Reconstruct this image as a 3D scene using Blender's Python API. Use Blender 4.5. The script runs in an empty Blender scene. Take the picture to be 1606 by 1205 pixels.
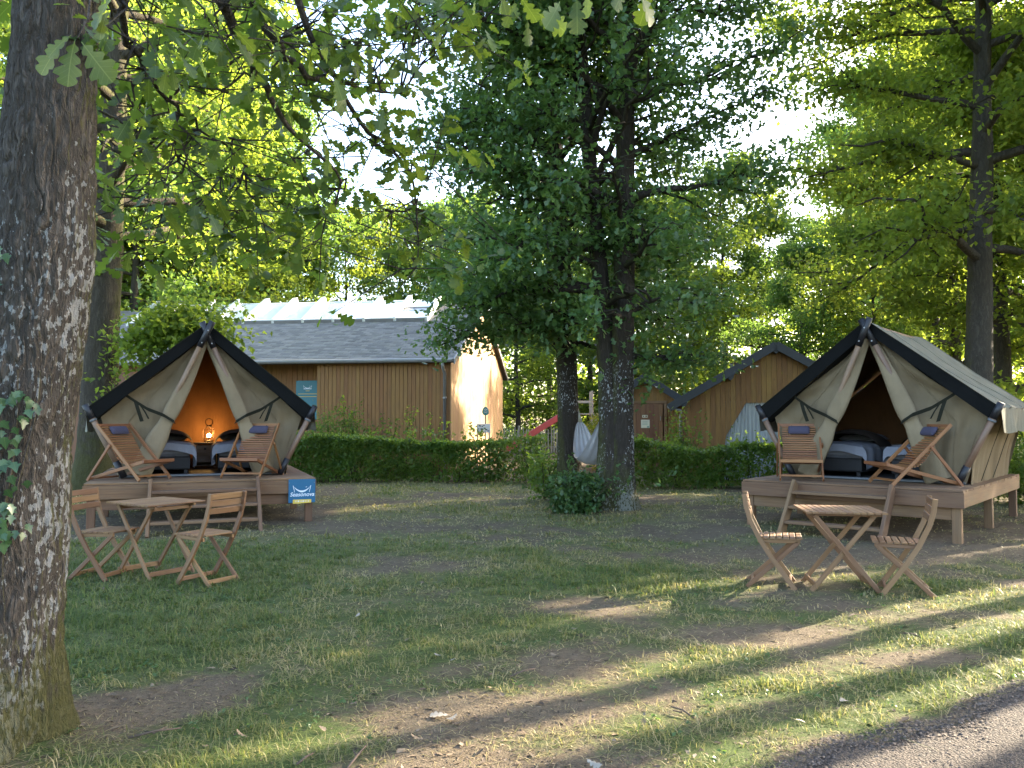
import bpy, bmesh, math, random
import numpy as np
from mathutils import Vector, Matrix

R = math.radians
scene = bpy.context.scene
COL = scene.collection

# ------------------------------------------------------------------ camera, sky, sun, exposure
CAM_Z, FPX, HORIZON = 1.53, 1250.0, 658.0            # photograph pixels (1606 x 1205)
PITCH = math.atan((HORIZON - 602.5) / FPX)
cam_data = bpy.data.cameras.new('camera')
cam = bpy.data.objects.new('camera', cam_data)
COL.objects.link(cam)
cam.location = (0, 0, CAM_Z)
cam.rotation_euler = (math.pi / 2 + PITCH, 0, 0)
cam_data.sensor_width = 36
cam_data.lens = 36 * FPX / 1606
cam_data.clip_end = 2000
scene.camera = cam

SUN_AZ, SUN_EL = 31.0, 24.0                          # azimuth counted from +x towards +y
SUN = Vector((math.cos(R(SUN_EL)) * math.cos(R(SUN_AZ)), math.cos(R(SUN_EL)) * math.sin(R(SUN_AZ)), math.sin(R(SUN_EL))))
world = bpy.data.worlds.new('World')
scene.world = world
world.use_nodes = True
wt = world.node_tree
sky = wt.nodes.new('ShaderNodeTexSky')
sky.sky_type = 'NISHITA'
sky.sun_disc = False
sky.sun_elevation = R(SUN_EL)
sky.sun_rotation = R(90 - SUN_AZ)
sky.air_density = 1.0
sky.dust_density = 2.5
sky.ozone_density = 1.0
bg = wt.nodes['Background']
bg.inputs['Strength'].default_value = 0.15
wt.links.new(sky.outputs['Color'], bg.inputs['Color'])
sun_data = bpy.data.lights.new('sun', 'SUN')
sun_data.energy = 4.6
sun_data.angle = R(0.5)
sun_data.color = (1.0, 0.86, 0.64)
sun = bpy.data.objects.new('sun', sun_data)
COL.objects.link(sun)
sun.rotation_euler = SUN.to_track_quat('Z', 'Y').to_euler()
sun.location = (30, 20, 30)
vs = scene.view_settings
vs.view_transform = 'Standard'
vs.look = 'None'
vs.gamma = 1
vs.use_curve_mapping = False
vs.exposure = 2.95
scene.render.engine = 'CYCLES'
cy = scene.cycles
cy.use_denoising = True
cy.max_bounces = 8
cy.diffuse_bounces = 4
cy.glossy_bounces = 3
cy.transmission_bounces = 6
cy.transparent_max_bounces = 8
cy.sample_clamp_indirect = 6

# ------------------------------------------------------------------ helpers: things and meshes
def at(u, v, y):
    """world point on the ray of photograph pixel (u, v) at depth y (metres straight ahead)"""
    d = Vector(((u - 803) / FPX, -(v - 602.5) / FPX, -1.0))
    d = cam.rotation_euler.to_matrix() @ d
    k = y / d.y
    return Vector((d.x * k, y, CAM_Z + d.z * k))

def tag(o, label=None, cat=None, group=None, kind=None):
    if label: o['label'] = label
    if cat: o['category'] = cat
    if group: o['group'] = group
    if kind: o['kind'] = kind
    return o

def thing(name, label, cat, loc=(0, 0, 0), rz=0.0, group=None, parent=None):
    o = bpy.data.objects.new(name, None)
    o.empty_display_size = 0.2
    COL.objects.link(o)
    o.location = loc
    o.rotation_euler = (0, 0, rz)
    return tag(o, label, cat, group)

def put(name, me, mat=None, parent=None):
    if mat is not None and not me.materials:
        me.materials.append(mat)
    o = bpy.data.objects.new(name, me)
    COL.objects.link(o)
    if parent is not None:
        o.parent = parent
    return o

def copy_tree(o, parent=None, depth=0):
    c = o.copy()
    COL.objects.link(c)
    if parent is not None:
        c.parent = parent
        c.matrix_parent_inverse = o.matrix_parent_inverse.copy()
    for ch in o.children:
        copy_tree(ch, c)
    return c

class MB:
    """collects simple solids into one mesh; uv = metres along / across the grain"""
    def __init__(self):
        self.v, self.f, self.uv = [], [], []
    def add(self, vs, fs, uvs=None):
        b = len(self.v)
        self.v += [tuple(p) for p in vs]
        for k, f in enumerate(fs):
            self.f.append([b + i for i in f])
            self.uv.append(uvs[k] if uvs else [(vs[i][0], vs[i][1]) for i in f])
        return self
    def bar(self, p0, p1, w, h, up=(0, 0, 1), ch=0.004):
        """rectangular bar from p0 to p1 with chamfered long edges, w across, h along up"""
        p0, p1, up = Vector(p0), Vector(p1), Vector(up)
        d = p1 - p0
        L = d.length
        d.normalize()
        s = d.cross(up)
        if s.length < 1e-4:
            s = d.cross(Vector((1, 0, 0)))
        s.normalize()
        n = s.cross(d)
        c = min(ch, w * .3, h * .3)
        a, b = w / 2, h / 2
        prof = [(-a + c, -b), (a - c, -b), (a, -b + c), (a, b - c), (a - c, b), (-a + c, b), (-a, b - c), (-a, -b + c)]
        vs = [p0 + s * x + n * y for x, y in prof] + [p1 + s * x + n * y for x, y in prof]
        fs, uvs, acc = [], [], 0.0
        off = random.random() * 20
        for i in range(8):
            j = (i + 1) % 8
            l = math.hypot(prof[j][0] - prof[i][0], prof[j][1] - prof[i][1])
            fs.append([i, j, j + 8, i + 8])
            uvs.append([(off, off + acc), (off, off + acc + l), (off + L, off + acc + l), (off + L, off + acc)])
            acc += l
        fs.append(list(range(7, -1, -1)))
        uvs.append([(off + prof[i][1] * .2, off + prof[i][0]) for i in range(7, -1, -1)])
        fs.append(list(range(8, 16)))
        uvs.append([(off + prof[i][1] * .2, off + prof[i][0]) for i in range(8)])
        return self.add(vs, fs, uvs)
    def box(self, c, s, ch=0.004, axis=0):
        """axis-aligned box, grain along axis 0 / 1 / 2"""
        c = Vector(c)
        e = [Vector((s[0], 0, 0)), Vector((0, s[1], 0)), Vector((0, 0, s[2]))][axis] * .5
        if axis == 2:
            return self.bar(c - e, c + e, s[0], s[1], (0, 1, 0), ch)
        return self.bar(c - e, c + e, s[1] if axis == 0 else s[0], s[2], (0, 0, 1), ch)
    def path(self, pts, w, h, side, ch=.003):
        """bent bar of constant section; side = direction of width w"""
        pts = [Vector(p) for p in pts]
        side = Vector(side).normalized()
        a, b = w / 2, h / 2
        prof = [(-a, -b), (a, -b), (a, b), (-a, b)]
        vs, fs, uvs = [], [], []
        for i, p in enumerate(pts):
            t = (pts[min(i + 1, len(pts) - 1)] - pts[max(i - 1, 0)]).normalized()
            n = t.cross(side).normalized()
            vs += [p + side * x + n * y for x, y in prof]
        L = 0.0
        for i in range(len(pts) - 1):
            l = (pts[i + 1] - pts[i]).length
            for k in range(4):
                m = (k + 1) % 4
                fs.append([i * 4 + k, i * 4 + m, i * 4 + 4 + m, i * 4 + 4 + k])
                uvs.append([(L, k * .05), (L, k * .05 + .04), (L + l, k * .05 + .04), (L + l, k * .05)])
            L += l
        fs += [[3, 2, 1, 0], [len(vs) - 4 + k for k in range(4)]]
        uvs += [[(0, 0), (0, .03), (.03, .03), (.03, 0)]] * 2
        return self.add(vs, fs, uvs)
    def tube(self, pts, radii, n=10, cap=True, flat=1.0):
        pts = [Vector(p) for p in pts]
        if not isinstance(radii, (list, tuple)):
            radii = [radii] * len(pts)
        vs, fs, uvs = [], [], []
        t0 = (pts[-1] - pts[0]).normalized()
        ref = Vector((0, 1, 0)) if abs(t0.y) < .8 else Vector((1, 0, 0))
        L = 0
        Ls = [0]
        for i in range(1, len(pts)):
            L += (pts[i] - pts[i - 1]).length
            Ls.append(L)
        for i, p in enumerate(pts):
            t = (pts[min(i + 1, len(pts) - 1)] - pts[max(i - 1, 0)]).normalized()
            a = t.cross(ref).normalized()
            b = t.cross(a)
            for k in range(n):
                q = 2 * math.pi * k / n
                vs.append(p + a * math.cos(q) * radii[i] + b * math.sin(q) * radii[i] * flat)
        for i in range(len(pts) - 1):
            for k in range(n):
                m = (k + 1) % n
                fs.append([i * n + m, i * n + k, i * n + n + k, i * n + n + m])
                r = radii[i] * 6.28 / n
                uvs.append([(Ls[i], (k + 1) * r), (Ls[i], k * r), (Ls[i + 1], k * r), (Ls[i + 1], (k + 1) * r)])
        if cap:
            fs.append(list(range(n)))
            fs.append(list(range(len(vs) - 1, len(vs) - n - 1, -1)))
            uvs += [[(0, i * .01) for i in range(n)]] * 2
        return self.add(vs, fs, uvs)
    def prism(self, poly, d):
        """planar polygon (3-d points) extruded by vector d"""
        d = Vector(d)
        n = len(poly)
        poly = [Vector(p) for p in poly]
        nrm = (poly[1] - poly[0]).cross(poly[2] - poly[1])
        if nrm.dot(d) > 0:
            poly = poly[::-1]
        vs = poly + [p + d for p in poly]
        ax = Vector((0, 0, 1))
        def uvp(i):
            p = vs[i]
            return (p.z, p.x + p.y)
        fs = [list(range(n)), list(range(2 * n - 1, n - 1, -1))]
        for i in range(n):
            j = (i + 1) % n
            fs.append([j, i, i + n, j + n])
        return self.add(vs, fs, [[uvp(i) for i in f] for f in fs])
    def grid(self, fn, nu, nv, thick=0.0):
        """surface fn(a, b) -> point for a, b in 0..1"""
        vs = [fn(i / nu, j / nv) for j in range(nv + 1) for i in range(nu + 1)]
        fs, uvs = [], []
        for j in range(nv):
            for i in range(nu):
                q = [j * (nu + 1) + i, j * (nu + 1) + i + 1, (j + 1) * (nu + 1) + i + 1, (j + 1) * (nu + 1) + i]
                fs.append(q)
                uvs.append([(i / nu, j / nv), ((i + 1) / nu, j / nv), ((i + 1) / nu, (j + 1) / nv), (i / nu, (j + 1) / nv)])
        return self.add(vs, fs, uvs)
    def mesh(self, name, smooth=False):
        me = bpy.data.meshes.new(name)
        me.from_pydata(self.v, [], self.f)
        uvl = me.uv_layers.new(name='UVMap')
        uvl.data.foreach_set('uv', np.array([c for f in self.uv for p in f for c in p], dtype=np.float32))
        if smooth:
            me.polygons.foreach_set('use_smooth', [True] * len(me.polygons))
        me.update()
        return me
    def build(self, name, mat, parent=None, smooth=False, label=None):
        o = put(name, self.mesh(name, smooth), mat, parent)
        if label: o['label'] = label
        return o

def np_mesh(name, V, F, rnd=None, smooth=False):
    """V (n,3), F (m,k) equal-sided faces; rnd = per-face attribute"""
    V = np.asarray(V, dtype=np.float32)
    F = np.asarray(F, dtype=np.int32)
    me = bpy.data.meshes.new(name)
    me.vertices.add(len(V))
    me.vertices.foreach_set('co', V.ravel())
    m, k = F.shape
    me.loops.add(m * k)
    me.loops.foreach_set('vertex_index', F.ravel())
    me.polygons.add(m)
    me.polygons.foreach_set('loop_start', np.arange(0, m * k, k, dtype=np.int32))
    me.polygons.foreach_set('loop_total', np.full(m, k, dtype=np.int32))
    if smooth:
        me.polygons.foreach_set('use_smooth', np.ones(m, dtype=bool))
    if rnd is not None:
        a = me.attributes.new('rnd', 'FLOAT', 'FACE')
        a.data.foreach_set('value', np.asarray(rnd, dtype=np.float32))
    me.update(calc_edges=True)
    return me

# value noise in numpy
def _hash(ix, iy, iz, s):
    h = (ix * 374761393 + iy * 668265263 + iz * 2147483647 + s * 1274126177) & 0xffffffff
    h = ((h ^ (h >> 13)) * 1274126177) & 0xffffffff
    return ((h ^ (h >> 16)) & 0xffff) / 65535.0

def vnoise(x, y, z=0.0, s=0):
    x, y = np.asarray(x, float), np.asarray(y, float)
    z = np.zeros_like(x) + z
    ix, iy, iz = np.floor(x).astype(np.int64), np.floor(y).astype(np.int64), np.floor(z).astype(np.int64)
    fx, fy, fz = x - ix, y - iy, z - iz
    fx, fy, fz = [t * t * (3 - 2 * t) for t in (fx, fy, fz)]
    out = 0
    for dx in (0, 1):
        for dy in (0, 1):
            for dz in (0, 1):
                w = (fx if dx else 1 - fx) * (fy if dy else 1 - fy) * (fz if dz else 1 - fz)
                out = out + w * _hash(ix + dx, iy + dy, iz + dz, s)
    return out

def fbm(x, y, z=0.0, s=0, o=4):
    t, a, n = 0, .5, 0
    for k in range(o):
        t = t + a * vnoise(np.asarray(x) * 2 ** k, np.asarray(y) * 2 ** k, np.asarray(z) * 2 ** k, s + k)
        n += a
        a *= .5
    return t / n

# ------------------------------------------------------------------ materials
class NT:
    def __init__(self, name):
        self.m = bpy.data.materials.new(name)
        self.m.use_nodes = True
        self.t = self.m.node_tree
        self.t.nodes.clear()
        self.out = self.t.nodes.new('ShaderNodeOutputMaterial')
    def n(self, typ, ins=None, **props):
        nd = self.t.nodes.new('ShaderNode' + typ)
        for k, v in props.items():
            setattr(nd, k, v)
        for k, v in (ins or {}).items():
            s = nd.inputs[k]
            if isinstance(v, bpy.types.NodeSocket):
                self.t.links.new(v, s)
            elif isinstance(v, (tuple, list)) and s.type == 'RGBA' and len(v) == 3:
                s.default_value = (*v, 1)
            else:
                s.default_value = v
        return nd
    def noise(self, vec, scale, detail=3, rough=.55, out='Fac'):
        return self.n('TexNoise', {'Vector': vec, 'Scale': scale, 'Detail': detail, 'Roughness': rough}).outputs[out]
    def ramp(self, fac, stops):
        r = self.n('ValToRGB', {'Fac': fac})
        e = r.color_ramp.elements
        while len(e) < len(stops):
            e.new(.5)
        for k, (p, c) in enumerate(stops):
            e[k].position = p
            e[k].color = (*c, 1) if len(c) == 3 else (c[0],) * 3 + (1,)
        return r.outputs['Color']
    def mix(self, f, a, b, blend='MIX'):
        nd = self.n('Mix', data_type='RGBA', blend_type=blend)
        for i, v in ((0, f), (6, a), (7, b)):
            s = nd.inputs[i]
            if isinstance(v, bpy.types.NodeSocket): self.t.links.new(v, s)
            elif isinstance(v, (tuple, list)): s.default_value = (*v[:3], 1)
            else: s.default_value = v
        return nd.outputs[2]
    def math(self, op, a, b=0.0, c=0.0, clamp=False):
        nd = self.n('Math', operation=op, use_clamp=clamp)
        for i, v in enumerate((a, b, c)):
            if isinstance(v, bpy.types.NodeSocket): self.t.links.new(v, nd.inputs[i])
            else: nd.inputs[i].default_value = v
        return nd.outputs[0]
    def mapping(self, vec, scale=(1, 1, 1), loc=(0, 0, 0)):
        return self.n('Mapping', {'Vector': vec, 'Scale': scale, 'Location': loc}).outputs[0]
    def bump(self, h, strength=.3, dist=.01):
        return self.n('Bump', {'Height': h, 'Strength': strength, 'Distance': dist}).outputs[0]
    def princ(self, col, rough=.7, normal=None, **kw):
        ins = {'Base Color': col, 'Roughness': rough}
        if normal is not None: ins['Normal'] = normal
        ins.update(kw)
        return self.n('BsdfPrincipled', ins).outputs[0]
    def done(self, sh):
        self.t.links.new(sh, self.out.inputs['Surface'])
        return self.m

def wood(name, c0, c1, c2, rough=.65, fine=55, var=.25, weather=0.35, grey=(.30, .27, .24)):
    """grain runs along the u coordinate; each piece differs through Object Info > Random"""
    t = NT(name)
    uv = t.n('TexCoord').outputs['UV']
    rnd = t.n('ObjectInfo').outputs['Random']
    off = t.n('CombineXYZ', {'X': t.math('MULTIPLY', rnd, 37.0), 'Y': t.math('MULTIPLY', rnd, 91.0), 'Z': 0.0}).outputs[0]
    v = t.n('VectorMath', {0: uv, 1: off}, operation='ADD').outputs[0]
    g = t.noise(t.mapping(v, (2.2, fine, 1)), 1.0, 5, .6)
    g2 = t.noise(t.mapping(v, (1.2, 9, 1)), 1.0, 3, .5)
    k = t.n('TexVoronoi', {'Vector': t.mapping(v, (1.6, 7, 1)), 'Scale': 1.0}).outputs['Distance']
    col = t.ramp(t.math('ADD', t.math('MULTIPLY', g, .65), t.math('MULTIPLY', g2, .35)), [(.30, c0), (.5, c1), (.70, c2)])
    knot = t.math('LESS_THAN', k, .06)
    col = t.mix(t.math('MULTIPLY', knot, .6), col, tuple(x * .35 for x in c0))
    w = t.noise(t.mapping(v, (1.0, 3, 1)), 2.0, 5, .6)
    wf = t.math('MULTIPLY', t.ramp(w, [(.42, (0,)), (.68, (1,))]), weather)
    col = t.mix(wf, col, grey)
    hsv = t.n('HueSaturation', {'Color': col, 'Value': t.math('ADD', 1 - var * .5, t.math('MULTIPLY', rnd, var)), 'Hue': t.math('ADD', .492, t.math('MULTIPLY', rnd, .016))}).outputs[0]
    return t.done(t.princ(hsv, t.math('ADD', rough - .1, t.math('MULTIPLY', g, .2)), t.bump(g, .35, .004)))

def leafmat(name, dark, mid, light, trans=.45, tcol=(.30, .42, .05), rough=.5, spec=.3, single=False):
    t = NT(name)
    if single:
        a = t.n('ObjectInfo').outputs['Random']
    else:
        a = t.n('Attribute', attribute_name='rnd').outputs['Fac']
    col = t.ramp(a, [(0.0, dark), (.5, mid), (1.0, light)])
    big = t.noise(t.n('TexCoord').outputs['Object'], .7, 2)
    if single:                                         # midrib, side veins and blemishes of a leaf seen close
        sp = t.n('SeparateXYZ', {0: t.n('TexCoord').outputs['Object']})
        ax = t.math('ABSOLUTE', sp.outputs['X'])
        rib = t.math('LESS_THAN', ax, .012)
        vein = t.math('LESS_THAN', t.math('FRACT', t.math('SUBTRACT', t.math('MULTIPLY', sp.outputs['Y'], 8.0), t.math('MULTIPLY', ax, 7.0))), .09)
        col = t.mix(t.math('MULTIPLY', t.math('MAXIMUM', rib, t.math('MULTIPLY', vein, .5)), .55), col, (.11, .15, .045))
        spot = t.noise(t.n('TexCoord').outputs['Object'], 9.0, 4, .7)
        col = t.mix(t.ramp(spot, [(.62, (0,)), (.70, (.7,))]), col, (.10, .075, .03))
    col = t.n('HueSaturation', {'Color': col, 'Value': t.math('ADD', .65, t.math('MULTIPLY', big, .7)), 'Hue': t.math('ADD', .478, t.math('MULTIPLY', big, .045))}).outputs[0]
    p = t.princ(col, rough, None, **{'Specular IOR Level': spec})
    tr = t.n('BsdfTranslucent', {'Color': t.mix(.5, tcol, t.mix(1.0, col, (3.2, 3.2, 2.2), 'MULTIPLY'))}).outputs[0]
    return t.done(t.n('MixShader', {0: trans, 1: p, 2: tr}).outputs[0])

def bark(name, base=(.085, .068, .052), ridge=(.19, .165, .14), moss=.5, lichen=.5, moss_h=1.2, scale=1.0, moss_side=(1, 0, 0), lich_col=(.36, .36, .355), lich_top=None):
    t = NT(name)
    oc = t.n('TexCoord').outputs['Object']
    geo = t.n('NewGeometry')
    v = t.mapping(oc, (15 * scale, 15 * scale, 4.2 * scale))
    warp = t.n('TexNoise', {'Vector': oc, 'Scale': 5.0, 'Detail': 3}).outputs['Color']
    v2 = t.n('VectorMath', {0: v, 1: t.n('VectorMath', {0: warp, 1: (1.6, 1.6, 1.6)}, operation='MULTIPLY').outputs[0]}, operation='ADD').outputs[0]
    vor = t.n('TexVoronoi', {'Vector': v2, 'Scale': 1.0}, feature='DISTANCE_TO_EDGE').outputs['Distance']
    n1 = t.noise(t.mapping(oc, (30 * scale, 30 * scale, 8 * scale)), 1.0, 6, .65)
    n2 = t.noise(oc, 3.0, 4)
    rv = t.n('VectorMath', {0: t.mapping(oc, (17 * scale ** .5, 17 * scale ** .5, 2.4 * scale ** .5)), 1: t.n('VectorMath', {0: warp, 1: (1.8, 1.8, 1.2)}, operation='MULTIPLY').outputs[0]}, operation='ADD').outputs[0]
    rn = t.noise(rv, 1.0, 5, .62)
    fis = t.ramp(t.math('MULTIPLY', t.math('ABSOLUTE', t.math('SUBTRACT', rn, .5)), 2.0), [(.0, (0,)), (.20, (1,))])
    cr = t.ramp(vor, [(0.01, (0,)), (.10, (1,))])
    plate = t.math('MULTIPLY', fis, t.math('ADD', .6, t.math('MULTIPLY', cr, .4)))
    col = t.mix(t.math('MULTIPLY', t.math('ADD', plate, n1), .5), base, ridge)
    col = t.mix(t.ramp(n2, [(.35, (0,)), (.7, (.55,))]), col, tuple(x * .55 for x in ridge))
    # lichen: crisp pale flakes, thicker on some stretches of the trunk
    lv = t.n('TexNoise', {'Vector': t.mapping(oc, (38, 38, 20)), 'Scale': 1.0, 'Detail': 4, 'Roughness': .6}).outputs['Fac']
    where = t.ramp(t.noise(t.mapping(oc, (1.8, 1.8, 1.0)), 1.0, 3), [(.36, (.30,)), (.64, (.66,))])
    if lich_top:                                        # lichen thins out up the stem
        hz = t.n('SeparateXYZ', {0: oc}).outputs['Z']
        where = t.math('SUBTRACT', where, t.math('MULTIPLY', t.math('SUBTRACT', t.math('DIVIDE', hz, lich_top), 1.0, clamp=True), .45))
    lf = t.ramp(t.math('ADD', lv, t.math('MULTIPLY', where, .8)), [(1.10 - .14 * lichen, (0,)), (1.125 - .14 * lichen, (1,))])
    col = t.mix(t.math('MULTIPLY', lf, min(1, lichen * 1.3)), col, t.mix(n1, tuple(x * .75 for x in lich_col), lich_col))
    # moss: on the foot and on one side
    sep = t.n('SeparateXYZ', {0: oc})
    foot = t.math('SUBTRACT', 1.0, t.math('DIVIDE', sep.outputs['Z'], moss_h), clamp=True)
    sd = t.n('VectorMath', {0: geo.outputs['Normal'], 1: Vector(moss_side).normalized()}, operation='DOT_PRODUCT').outputs['Value']
    side = t.math('MULTIPLY', t.math('SUBTRACT', sd, .45, clamp=True), 1.0)
    mn = t.noise(oc, 6.0, 5, .65)
    mf = t.ramp(t.math('ADD', t.math('ADD', t.math('MULTIPLY', foot, .75), side), t.math('SUBTRACT', mn, .5)), [(.32 - .15 * moss, (0,)), (.62 - .15 * moss, (1,))])
    mcol = t.mix(t.noise(oc, 40.0, 4), (.030, .034, .010), (.090, .088, .024))
    col = t.mix(t.math('MULTIPLY', mf, moss), col, mcol)
    h = t.math('ADD', t.math('MULTIPLY', plate, .6), t.math('MULTIPLY', n1, .7))
    return t.done(t.princ(col, .92, t.bump(h, 1.0, .022), **{'Specular IOR Level': .2}))

def flat(name, col, rough=.6, var=.12, scale=14, bump=.1, **kw):
    t = NT(name)
    oc = t.n('TexCoord').outputs['Object']
    n = t.noise(oc, scale, 5, .6)
    n2 = t.noise(oc, scale * .15, 3)
    f = t.math('ADD', t.math('MULTIPLY', n, .6), t.math('MULTIPLY', n2, .4))
    c = t.mix(f, tuple(x * (1 - var * 2) for x in col), tuple(min(1, x * (1 + var * 2)) for x in col))
    return t.done(t.princ(c, rough, t.bump(n, bump, .004), **kw))

def canvas(name, col, trans=.12, stain=.35, tcol=None):
    t = NT(name)
    oc = t.n('TexCoord').outputs['Object']
    wv = t.noise(oc, 260, 2)
    n = t.noise(oc, 2.2, 5, .62)
    st = t.noise(t.mapping(oc, (5, 5, 1.1)), 1.0, 5, .6)
    c = t.mix(t.ramp(n, [(.35, (0,)), (.7, (1,))]), col, tuple(x * .78 for x in col))
    c = t.mix(t.math('MULTIPLY', t.ramp(st, [(.5, (0,)), (.75, (1,))]), stain), c, (col[0] * .55, col[1] * .55, col[2] * .5))
    fold = t.noise(t.mapping(oc, (3, 3, .7)), 1.6, 4, .5)
    p = t.princ(c, .85, t.bump(t.math('ADD', t.math('MULTIPLY', wv, .04), fold), .55, .06), **{'Specular IOR Level': .2})
    if trans:
        tr = t.n('BsdfTranslucent', {'Color': tcol or col}).outputs[0]
        p = t.n('MixShader', {0: trans, 1: p, 2: tr}).outputs[0]
    return t.done(p)

W_DECK = wood('deck_wood', (.093, .045, .021), (.148, .078, .037), (.20, .115, .058), .8, 45, .40, .3, (.133, .10, .068))
W_TEAK = wood('teak_wood', (.135, .050, .017), (.205, .080, .027), (.265, .115, .041), .5, 60, .25, .1, (.27, .165, .10))
W_BISTRO = wood('acacia_wood', (.112, .051, .020), (.176, .086, .036), (.24, .130, .062), .6, 60, .40, .25, (.205, .145, .09))
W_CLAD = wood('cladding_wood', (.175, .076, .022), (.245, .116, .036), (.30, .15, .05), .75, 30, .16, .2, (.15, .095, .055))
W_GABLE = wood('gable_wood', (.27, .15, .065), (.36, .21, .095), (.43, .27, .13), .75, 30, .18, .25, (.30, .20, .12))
W_SHED = wood('shed_wood', (.165, .074, .020), (.235, .115, .031), (.285, .15, .046), .75, 30, .22, .3, (.115, .07, .036))
W_DOOR = wood('door_wood', (.12, .05, .022), (.17, .075, .032), (.21, .10, .045), .65, 30, .25, .15, (.14, .09, .06))
W_POLE = wood('pole_wood', (.11, .058, .03), (.17, .098, .055), (.23, .14, .085), .55, 20, .2, .2)
W_FENCE = wood('picket_wood', (.26, .22, .17), (.36, .31, .25), (.45, .40, .33), .8, 30, .3, .5, (.4, .37, .33))
CANVAS = canvas('tent_canvas', (.200, .150, .090), .08, .3)
FLAPCANVAS = canvas('flap_canvas', (.240, .182, .112), .08, .2)
FLYCANVAS = canvas('fly_canvas', (.20, .19, .15), .03, .5)
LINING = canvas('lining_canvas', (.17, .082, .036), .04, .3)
BLACKCLOTH = flat('black_cloth', (.0065, .0068, .007), .9, .3, 30, .1, **{'Specular IOR Level': .12})
WEBBING = flat('dark_webbing', (.018, .0175, .012), .95, .2, 60, .1, **{'Specular IOR Level': .1})
CAPMETAL = flat('dark_cap', (.012, .011, .014), .5, .3, 40)
CUSHION = flat('plum_cushion', (.045, .038, .062), .95, .12, 60, .3)
DUVET = canvas('grey_duvet', (.20, .20, .225), 0, .1)
DARKFAB = flat('dark_throw', (.045, .030, .024), .95, .2, 20)
BEDFRAME = flat('dark_bed_base', (.018, .016, .016), .8, .2, 20)
GREYMAT = flat('grey_groundsheet', (.11, .115, .12), .8, .2, 15)
SLATEGREY = flat('anthracite_board', (.028, .030, .036), .6, .25, 8)
ZINC = flat('zinc_metal', (.23, .225, .23), .45, .2, 6, Metallic=.35)
WHITEPAINT = flat('white_paint', (.78, .78, .75), .45, .06, 8)
SIGNBLUE = flat('sign_blue', (.003, .095, .20), .35, .06, 10, .02)
SIGNTEAL = flat('poster_teal', (.012, .15, .20), .4, .08, 6, .02)
SIGNYELLOW = flat('sign_yellow', (.62, .43, .06), .5, .12, 30, .02)
INK_WHITE = flat('white_print', (.62, .68, .74), .5, .03, 30, .01)
INK_DARK = flat('dark_print', (.06, .07, .10), .6, .1, 30, .01)
PAPER = flat('notice_paper', (.62, .58, .44), .7, .05, 20, .02)
SLIDERED = flat('slide_red', (.52, .085, .085), .35, .08, 6, .03)
ROPE = flat('rope', (.42, .38, .30), .9, .2, 60)
HAMMOCKCLOTH = canvas('hammock_cloth', (.42, .41, .43), .12, .15)
GALV = flat('lantern_metal', (.05, .022, .012), .5, .3, 40, Metallic=.5)
NIGHTWOOD = wood('nightstand_wood', (.05, .03, .02), (.08, .048, .03), (.11, .07, .045), .6, 40)

L_OAK = leafmat('oak_leaf', (.016, .038, .008), (.027, .058, .012), (.045, .08, .018), .42, (.36, .46, .04), .42, .35)
L_OAKBIG = leafmat('oak_leaf_single', (.014, .034, .008), (.022, .050, .011), (.036, .068, .015), .42, (.36, .46, .04), .42, .35, True)
L_MID = leafmat('centre_leaf', (.028, .064, .024), (.045, .094, .032), (.07, .125, .042), .36, (.26, .38, .04), .42, .4)
L_BACK = leafmat('woodland_leaf', (.036, .075, .018), (.062, .112, .026), (.095, .145, .032), .54, (.48, .52, .035), .55, .25)
L_BACKG = leafmat('cool_woodland_leaf', (.028, .066, .016), (.046, .095, .022), (.07, .125, .03), .46, (.30, .42, .05), .55, .25)
L_HEDGE = leafmat('hornbeam_leaf', (.030, .068, .012), (.056, .11, .02), (.10, .155, .032), .4, (.34, .42, .04), .45, .35)
L_IVY = leafmat('ivy_leaf', (.018, .052, .022), (.03, .075, .034), (.05, .10, .05), .2, (.2, .35, .06), .35, .45, True)
L_BUSH = leafmat('bush_leaf', (.024, .056, .02), (.042, .085, .028), (.065, .115, .04), .3, (.25, .36, .05), .4, .4)
B_OAK = bark('oak_bark', (.024, .019, .015), (.105, .090, .079), .8, 1.0, .75, 2.5, (.7, .5, .2), (.25, .25, .245), 1.9)
B_MOSSY = bark('mossy_bark', (.028, .023, .017), (.085, .072, .056), .7, .45, 2.2, .8, (.9, .2, .1))
B_MID = bark('centre_bark', (.018, .014, .011), (.058, .047, .037), .6, .95, 1.3, 1.0, (-1, -.2, 0), (.36, .36, .355), 1.9)
B_BACK = bark('woodland_bark', (.04, .034, .027), (.095, .082, .068), .55, .3, 1.5, .7, (-1, .3, 0))

# ------------------------------------------------------------------ leaves and trees
def T_from_stations(st, fold=.12, curl=.1):
    """leaf template from (t, half width): folded along the midrib, unit length along y, triangles"""
    V, F = [], []
    n = len(st)
    for t, w in st:
        z = -curl * t * t
        V += [(0, t, z), (-w, t, z + fold * w * 2), (w, t, z + fold * w * 2)]
    for i in range(n - 1):
        a, b = 3 * i, 3 * i + 3
        if st[i][1] > 1e-6:
            F += [(a, a + 2, b), (a, b, a + 1)]
        if st[i + 1][1] > 1e-6:
            F += [(a + 2, b + 2, b) if st[i][1] > 1e-6 else (a, b + 2, b)]
            F += [(a + 1, b, b + 1) if st[i][1] > 1e-6 else (a, b, b + 1)]
    V = np.array(V, float)
    F = np.array(F, int)
    used = np.unique(F)
    remap = -np.ones(len(V), int)
    remap[used] = np.arange(len(used))
    return V[used], remap[F]

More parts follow.
